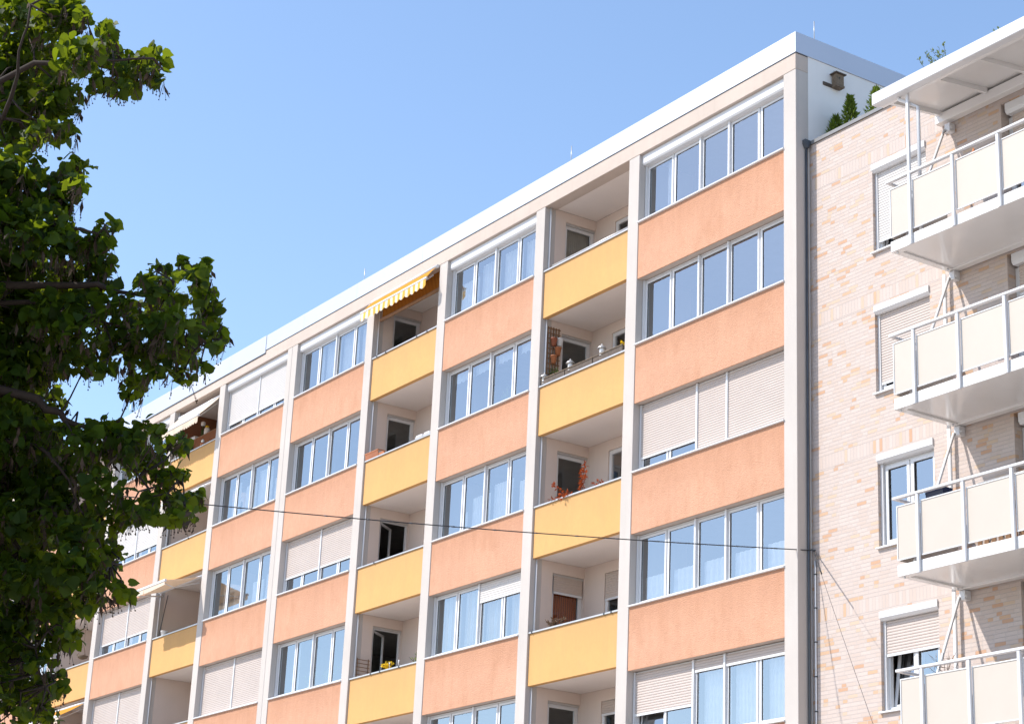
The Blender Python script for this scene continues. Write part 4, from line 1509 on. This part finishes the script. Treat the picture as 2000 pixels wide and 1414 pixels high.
# mast the cable runs to, outside the picture beyond the tree
mt = thing("steel_mast", "grey steel mast beside the tree holding the end of the cable", "mast", (far.x, far.y, 0))
MB().tube([(0, 0, 0), (0, 0, far.z + 0.3)], [0.14, 0.09], 12).build("pole", 'alu', mt)
MB().tube([(0, 0, far.z), (0.14, 0, far.z)], 0.03, 8).build("hook", 'darkmetal', mt)
gw = thing("guy_wire", "thin wire running from the cable anchor down across the brick wall", "wire", tuple(A))
e = at(1830, 1760, 27.0)
MB().tube(sagged(A + Vector((0.03, -0.05, -0.02)), e, 0.06), 0.0038, 6).build("wire_strand", 'cable', gw, tuple(A))
MB().tube([A + Vector((0.03, -0.05, -0.02)), (A + Vector((0.03, -0.05, -0.02))).lerp(e, 0.09)], 0.013, 6).build("turnbuckle", 'cable', gw, tuple(A))

# ------------------------------------------------------------------ linden tree in the foreground
random.seed(101)
rng = np.random.default_rng(5)
TD = 9.6
tr_base = at(-620, 900, TD + 0.6)
tree = thing("linden_tree", "leafy linden tree with hanging brown fruits in the left foreground", "tree", (tr_base.x, tr_base.y, 0.0))
TO = (tr_base.x, tr_base.y, 0.0)
CEN = at(-560, 900, TD + 0.3)
# (px, py, rx, ry) of the leaf sprays the photograph shows
BL = [(40, 30, 90, 60), (110, 35, 55, 45), (150, 25, 18, 35), (165, 30, 12, 14), (55, 120, 105, 60), (150, 110, 45, 35), (205, 70, 14, 30), (190, 108, 28, 22), (230, 112, 28, 18), (250, 140, 32, 22),
      (300, 108, 20, 20), (295, 140, 22, 24), (275, 125, 22, 18), (200, 165, 36, 14), (240, 172, 24, 12), (110, 190, 50, 45), (35, 210, 60, 55), (128, 250, 24, 18), (85, 245, 24, 16), (60, 270, 22, 16), (18, 300, 30, 60), (206, 58, 16, 20), (204, 90, 16, 18), (40, 330, 45, 40), (20, 480, 60, 60), (110, 610, 60, 40), (20, 600, 60, 60), (150, 640, 40, 30), (60, 700, 70, 50), (30, 840, 60, 60), (100, 890, 50, 40), (60, 1000, 80, 50), (120, 990, 50, 40), (150, 1080, 50, 30), (20, 1090, 60, 50), (90, 1160, 60, 40), (20, 1240, 50, 40), (250, 850, 30, 20), (260, 870, 30, 20), (160, 1010, 40, 24), (235, 1010, 30, 18), (15, 1310, 36, 40), (60, 1355, 40, 24),
      (100, 262, 12, 16), (140, 325, 22, 22), (160, 330, 14, 14), (125, 338, 14, 10), (145, 352, 20, 14), (30, 380, 55, 55), (100, 375, 45, 40), (140, 385, 20, 22), (60, 450, 85, 60), (118, 440, 24, 32), (145, 480, 50, 30),
      (205, 440, 20, 14), (195, 462, 22, 14), (210, 470, 12, 8), (60, 545, 95, 60), (160, 525, 45, 40), (205, 515, 16, 18), (60, 640, 95, 55), (160, 590, 55, 35), (195, 555, 22, 18),
      (230, 590, 38, 26), (262, 605, 22, 20), (290, 540, 18, 12), (300, 565, 32, 22), (310, 520, 10, 8), (330, 545, 16, 10), (360, 515, 14, 10), (395, 520, 16, 12), (375, 528, 20, 12), (395, 545, 12, 8),
      (325, 590, 42, 28), (395, 575, 26, 16), (415, 590, 16, 20), (405, 615, 18, 20), (350, 625, 38, 26), (430, 645, 14, 16), (400, 650, 18, 14), (420, 672, 14, 8), (300, 640, 45, 30), (345, 670, 40, 25),
      (250, 640, 40, 26), (235, 680, 40, 26), (290, 695, 40, 25), (340, 705, 30, 18), (375, 690, 16, 22), (390, 715, 12, 10), (205, 715, 22, 12), (265, 745, 20, 18), (260, 765, 22, 14), (185, 655, 30, 26), (165, 720, 14, 10),
      (130, 690, 36, 30), (355, 735, 20, 10), (300, 722, 22, 12), (35, 720, 62, 50), (90, 700, 26, 26), (50, 800, 45, 55), (110, 775, 24, 22), (85, 830, 24, 24), (45, 870, 65, 65), (125, 840, 24, 14),
      (150, 860, 40, 24), (205, 825, 24, 16), (190, 850, 30, 16), (215, 842, 16, 10), (290, 832, 22, 12), (310, 850, 18, 16), (345, 865, 20, 16), (355, 860, 12, 10), (170, 895, 60, 26), (240, 880, 40, 22), (275, 905, 42, 26),
      (315, 890, 14, 20), (310, 935, 28, 18), (355, 925, 14, 10), (330, 925, 20, 12), (105, 940, 65, 45), (30, 950, 50, 70), (200, 950, 40, 30), (220, 985, 30, 20), (320, 975, 50, 16), (375, 985, 22, 14),
      (385, 965, 14, 8), (350, 1000, 35, 14), (325, 1015, 16, 10), (255, 990, 24, 14), (290, 1005, 20, 10), (60, 1040, 75, 50), (150, 1030, 50, 30), (185, 1055, 36, 20), (215, 1075, 22, 14), (215, 1105, 24, 14),
      (55, 1120, 75, 50), (140, 1115, 60, 30), (200, 1145, 32, 14), (240, 1160, 20, 10), (235, 1145, 14, 8), (170, 1170, 30, 16), (40, 1200, 60, 45), (110, 1190, 45, 24), (195, 1170, 14, 8), (105, 1235, 28, 20),
      (135, 1225, 12, 14), (95, 1255, 30, 14), (140, 1245, 10, 10), (30, 1265, 40, 24), (65, 1290, 24, 18), (20, 1330, 30, 14), (100, 1320, 20, 18), (80, 1335, 24, 14), (105, 1345, 14, 12), (25, 1355, 26, 14),
      (40, 1380, 30, 12), (80, 1380, 24, 14), (100, 1395, 14, 12), (50, 1400, 20, 8)]


# serrated heart shaped linden leaf folded along the midrib, drooping at the tip
SIDE = [(-0.06, 0.18), (0.02, 0.36), (0.11, 0.43), (0.20, 0.53), (0.34, 0.49), (0.44, 0.49), (0.56, 0.42), (0.66, 0.37), (0.77, 0.23), (0.88, 0.13)]
MIDT = [0.04, 0.30, 0.58, 0.84]
TV = [(t, s, 0.16 * s - 0.10 * t * t) for t, s in SIDE] + [(t, -s, 0.16 * s - 0.10 * t * t) for t, s in SIDE]
TV += [(t, 0.0, -0.10 * t * t - 0.02) for t in MIDT] + [(1.04, 0.0, -0.16)]
TV = np.array(TV)
nR = len(SIDE)
c0 = 2 * nR
tip = c0 + 4
TF = []
for sgn, off in ((1, 0), (-1, nR)):
    q = []
    j = 0
    for i in range(nR):
        while j < 3 and SIDE[i][0] > (MIDT[j] + MIDT[j + 1]) / 2:
            q.append((c0 + j, off + i, c0 + j + 1))
            j += 1
        if i < nR - 1:
            q.append((c0 + j, off + i, off + i + 1))
    while j < 3:
        q.append((c0 + j, off + nR - 1, c0 + j + 1))
        j += 1
    q.append((c0 + 3, off + nR - 1, tip))
    TF += [x if sgn > 0 else x[::-1] for x in q]


def leaves_mesh(name, cs, dirs, nrms, sizes, mat):
    n = len(cs)
    d = dirs / np.linalg.norm(dirs, axis=1, keepdims=True)
    sd = np.cross(d, nrms)
    sd /= np.linalg.norm(sd, axis=1, keepdims=True) + 1e-9
    nn = np.cross(sd, d)
    L = sizes[:, None, None]
    V = cs[:, None, :] + L * (TV[None, :, 0:1] * d[:, None, :] + TV[None, :, 1:2] * sd[:, None, :] * 1.1 + TV[None, :, 2:3] * nn[:, None, :])
    V = V.reshape(-1, 3)
    nv = len(TV)
    loops, starts, tot = [], [], []
    base = np.arange(n) * nv
    tl = np.concatenate([np.array(f) for f in TF])
    lens = np.array([len(f) for f in TF])
    loops = (base[:, None] + tl[None, :]).ravel()
    tot = np.tile(lens, n)
    starts = np.concatenate([[0], np.cumsum(tot)[:-1]])
    me = bpy.data.meshes.new(name)
    me.vertices.add(len(V))
    me.vertices.foreach_set("co", V.astype(np.float32).ravel())
    me.loops.add(len(loops))
    me.loops.foreach_set("vertex_index", loops.astype(np.int32))
    me.polygons.add(len(tot))
    me.polygons.foreach_set("loop_start", starts.astype(np.int32))
    me.polygons.foreach_set("loop_total", tot.astype(np.int32))
    me.materials.append(M[mat])
    me.update(calc_edges=True)
    me.validate()
    o = bpy.data.objects.new(name, me)
    COL.objects.link(o)
    o.parent = tree
    return o


for bx_ in (-45, -125, -215, -310):
    for by_ in range(40, 1480, 78):
        if by_ > 430 + 0.5 * bx_ or random.random() < (0.3 if bx_ > -100 else 0.1):
            BL.append((bx_ + random.uniform(-25, 25), by_ + random.uniform(-25, 25), 62, 56))
PXM = TD / FPX                                # metres per photograph pixel at the crown edge
cs, twigs = [], []
fruit_at = []
for (bx_, by_, rx, ry) in BL:
    dep = TD + random.uniform(-0.35, 0.5) + (0.3 if bx_ < 120 else 0)
    c = at(bx_, by_, dep)
    dz = max(0.10, min(0.55, rx * PXM * 1.3))
    edge_ = bx_ > 0 and rx < 42
    cnt = int((2.7 if edge_ else 3.5) * math.pi * rx * ry / 175) + 9
    if edge_:
        rx, ry = rx * 1.2, ry * 1.2
    for q in range(cnt):
        while True:
            a = rng.uniform(-1, 1, 3)
            if a @ a < 1:
                break
        cs.append(c + RT * float(a[0] * rx * PXM) + UP * float(a[1] * ry * PXM) + FW * float(a[2] * dz))
    twigs.append((c, rx, ry))
    fruit_at += [c + RT * random.uniform(-1, 1) * rx * PXM + UP * random.uniform(-1.0, 0.4) * ry * PXM + FW * random.uniform(-1, 1) * dz for _ in range(int(1.5 + rx * ry / 130))]
n_in = len(cs)
# rest of the crown, outside the picture: leaf clumps through an ellipsoid
n_out = 0
clumps = []
while len(clumps) < 420:
    a = rng.uniform(-1, 1, 3)
    if not 0.15 < a @ a < 1:
        continue
    p = CEN + RT * float(a[0] * 2.2) + FW * float(a[1] * 2.3) + Vector((0, 0, float(a[2] * 1.9)))
    v = p - CAM
    px_ = 1000 + FPX * v.dot(RT) / v.dot(FW)
    if px_ + 0.62 * FPX / v.dot(FW) > -10 or p.z < 1.9:
        continue
    clumps.append(p)
for p in clumps:
    for q in range(64):
        cs.append(p + Vector(rng.normal(0, 0.2, 3)))
cs = np.array([tuple(c) for c in cs])
n = len(cs)
dirs = rng.normal(0, 0.7, (n, 3)) + np.array([0, 0, -0.5]) + np.array(tuple(RT)) * 0.2
nr = rng.normal(0, 0.6, (n, 3)) + np.array([0, 0, 0.6]) + np.array(tuple(SUN)) * 0.5
sz = 0.027 + 0.040 * rng.random(n) ** 1.2
sz[n_in:] *= 1.1
leaves_mesh("foliage", cs - np.array(TO), dirs, nr, sz, 'leaf')['kind'] = 'stuff'

# limbs
ctr_low = Vector((tr_base.x, tr_base.y, 0))
LIMB = [
    [(-620, 700, 0.6), (-350, 640, 0.4), (-60, 560, 0.1), (150, 562, 0.0), (222, 571, -0.05), (285, 579, -0.05), (345, 555, -0.1), (385, 530, -0.1)],
    [(-350, 640, 0.4), (-100, 590, 0.2), (80, 590, 0.1), (170, 612, 0.0), (212, 640, 0.0), (250, 652, 0.0), (300, 655, 0.0), (360, 650, 0.0), (420, 660, 0.0)],
    [(-620, 820, 0.6), (-300, 740, 0.3), (-60, 740, 0.2), (70, 780, 0.05), (110, 800, 0.0), (130, 818, 0.0), (165, 832, 0.0), (215, 865, 0.0), (250, 900, 0.0), (268, 940, 0.0), (300, 965, 0.0), (360, 985, 0.0)],
    [(-300, 740, 0.3), (-80, 840, 0.2), (50, 865, 0.1), (95, 885, 0.05), (130, 945, 0.0), (165, 990, 0.0), (190, 1060, 0.0), (215, 1100, 0.0)],
    [(-620, 500, 0.7), (-300, 330, 0.4), (-80, 200, 0.2), (10, 230, 0.1), (32, 150, 0.0), (45, 75, 0.0), (60, 10, 0.0)],
    [(-80, 200, 0.2), (60, 130, 0.1), (150, 120, 0.0), (200, 115, 0.0), (255, 118, 0.0), (300, 115, 0.0)],
    [(-300, 740, 0.3), (-60, 940, 0.2), (40, 1060, 0.1), (70, 1150, 0.0), (85, 1230, 0.0), (75, 1290, 0.0), (90, 1340, 0.0)],
    [(-300, 330, 0.4), (-60, 400, 0.2), (60, 430, 0.1), (130, 450, 0.0), (185, 455, 0.0), (205, 440, 0.0)],
]
limb_nodes = []
for li, L_ in enumerate(LIMB):
    P_ = [at(x, y, TD + d) for x, y, d in L_]
    # smooth with small wobble
    Q = []
    for i in range(len(P_) - 1):
        for s in (0, 0.5):
            p = P_[i].lerp(P_[i + 1], s)
            if 0 < i:
                p += Vector(rng.normal(0, 0.012, 3))
            Q.append(p)
    Q.append(P_[-1])
    r0 = 0.032 if L_[0][0] < -500 else 0.017
    rs = [max(0.0055, r0 * (1 - i / (len(Q) - 1)) ** 1.25) for i in range(len(Q))]
    MB().tube(Q, rs, 8).build("limb", 'twig', tree, TO)
    limb_nodes += Q
tw = MB()
for c, rx, ry in twigs:
    nb = sorted(limb_nodes, key=lambda q: (q - c).length)[:1]
    b0 = nb[0]
    if (b0 - c).length > 1.3:
        continue
    mid = b0.lerp(c, 0.5) + Vector(rng.normal(0, 0.03, 3))
    tw.tube([b0, mid, c], [0.006, 0.0045, 0.003], 5)
    for q in range(2):
        e = c + RT * random.uniform(-1, 1) * rx * PXM * 0.8 + UP * random.uniform(-1, 1) * ry * PXM * 0.8
        tw.tube([mid.lerp(c, 0.6), c.lerp(e, 0.5) + Vector((0, 0, 0.012)), e], [0.004, 0.003, 0.002], 5)
tw.build("twig", 'twig', tree, TO)['kind'] = 'stuff'
# trunk
top = at(-620, 120, TD + 0.6)
tb = [Vector((tr_base.x, tr_base.y, -0.05)), Vector((tr_base.x + 0.02, tr_base.y, 0.25)), Vector((tr_base.x + 0.05, tr_base.y + 0.02, 1.2)), Vector((tr_base.x, tr_base.y + 0.05, 2.2)),
      at(-620, 820, TD + 0.6), at(-620, 700, TD + 0.6), at(-620, 500, TD + 0.7), top]
tb.sort(key=lambda p: p.z)
MB().tube(tb, [0.30, 0.24, 0.20, 0.18, 0.16, 0.13, 0.09, 0.03][:len(tb)], 14).build("trunk", 'bark', tree, TO)
# fruit bunches: bract, stalk and little balls
fm = MB()
for p in fruit_at:
    dn = Vector((random.uniform(-0.35, 0.35), random.uniform(-0.35, 0.35), -1)).normalized()
    leaf_card(fm, p, dn + rv(0.5), rv(), random.uniform(0.05, 0.085), 0.02, 0.1)
    e = p + dn * random.uniform(0.05, 0.09)
    for q in range(random.randint(2, 4)):
        b_ = e + rv(0.018)
        fm.tube([p, b_], 0.0009, 3, cap=False)
        r_ = random.uniform(0.0038, 0.0055)
        o = len(fm.v)
        for vv in ((1, 0, 0), (-1, 0, 0), (0, 1, 0), (0, -1, 0), (0, 0, 1), (0, 0, -1)):
            fm.v.append(tuple(b_ + Vector(vv) * r_))
        for tri in ((0, 2, 4), (2, 1, 4), (1, 3, 4), (3, 0, 4), (2, 0, 5), (1, 2, 5), (3, 1, 5), (0, 3, 5)):
            fm.f.append(tuple(o + i for i in tri))
fm.build("fruit_bunch", 'fruit', tree, TO)['kind'] = 'stuff'
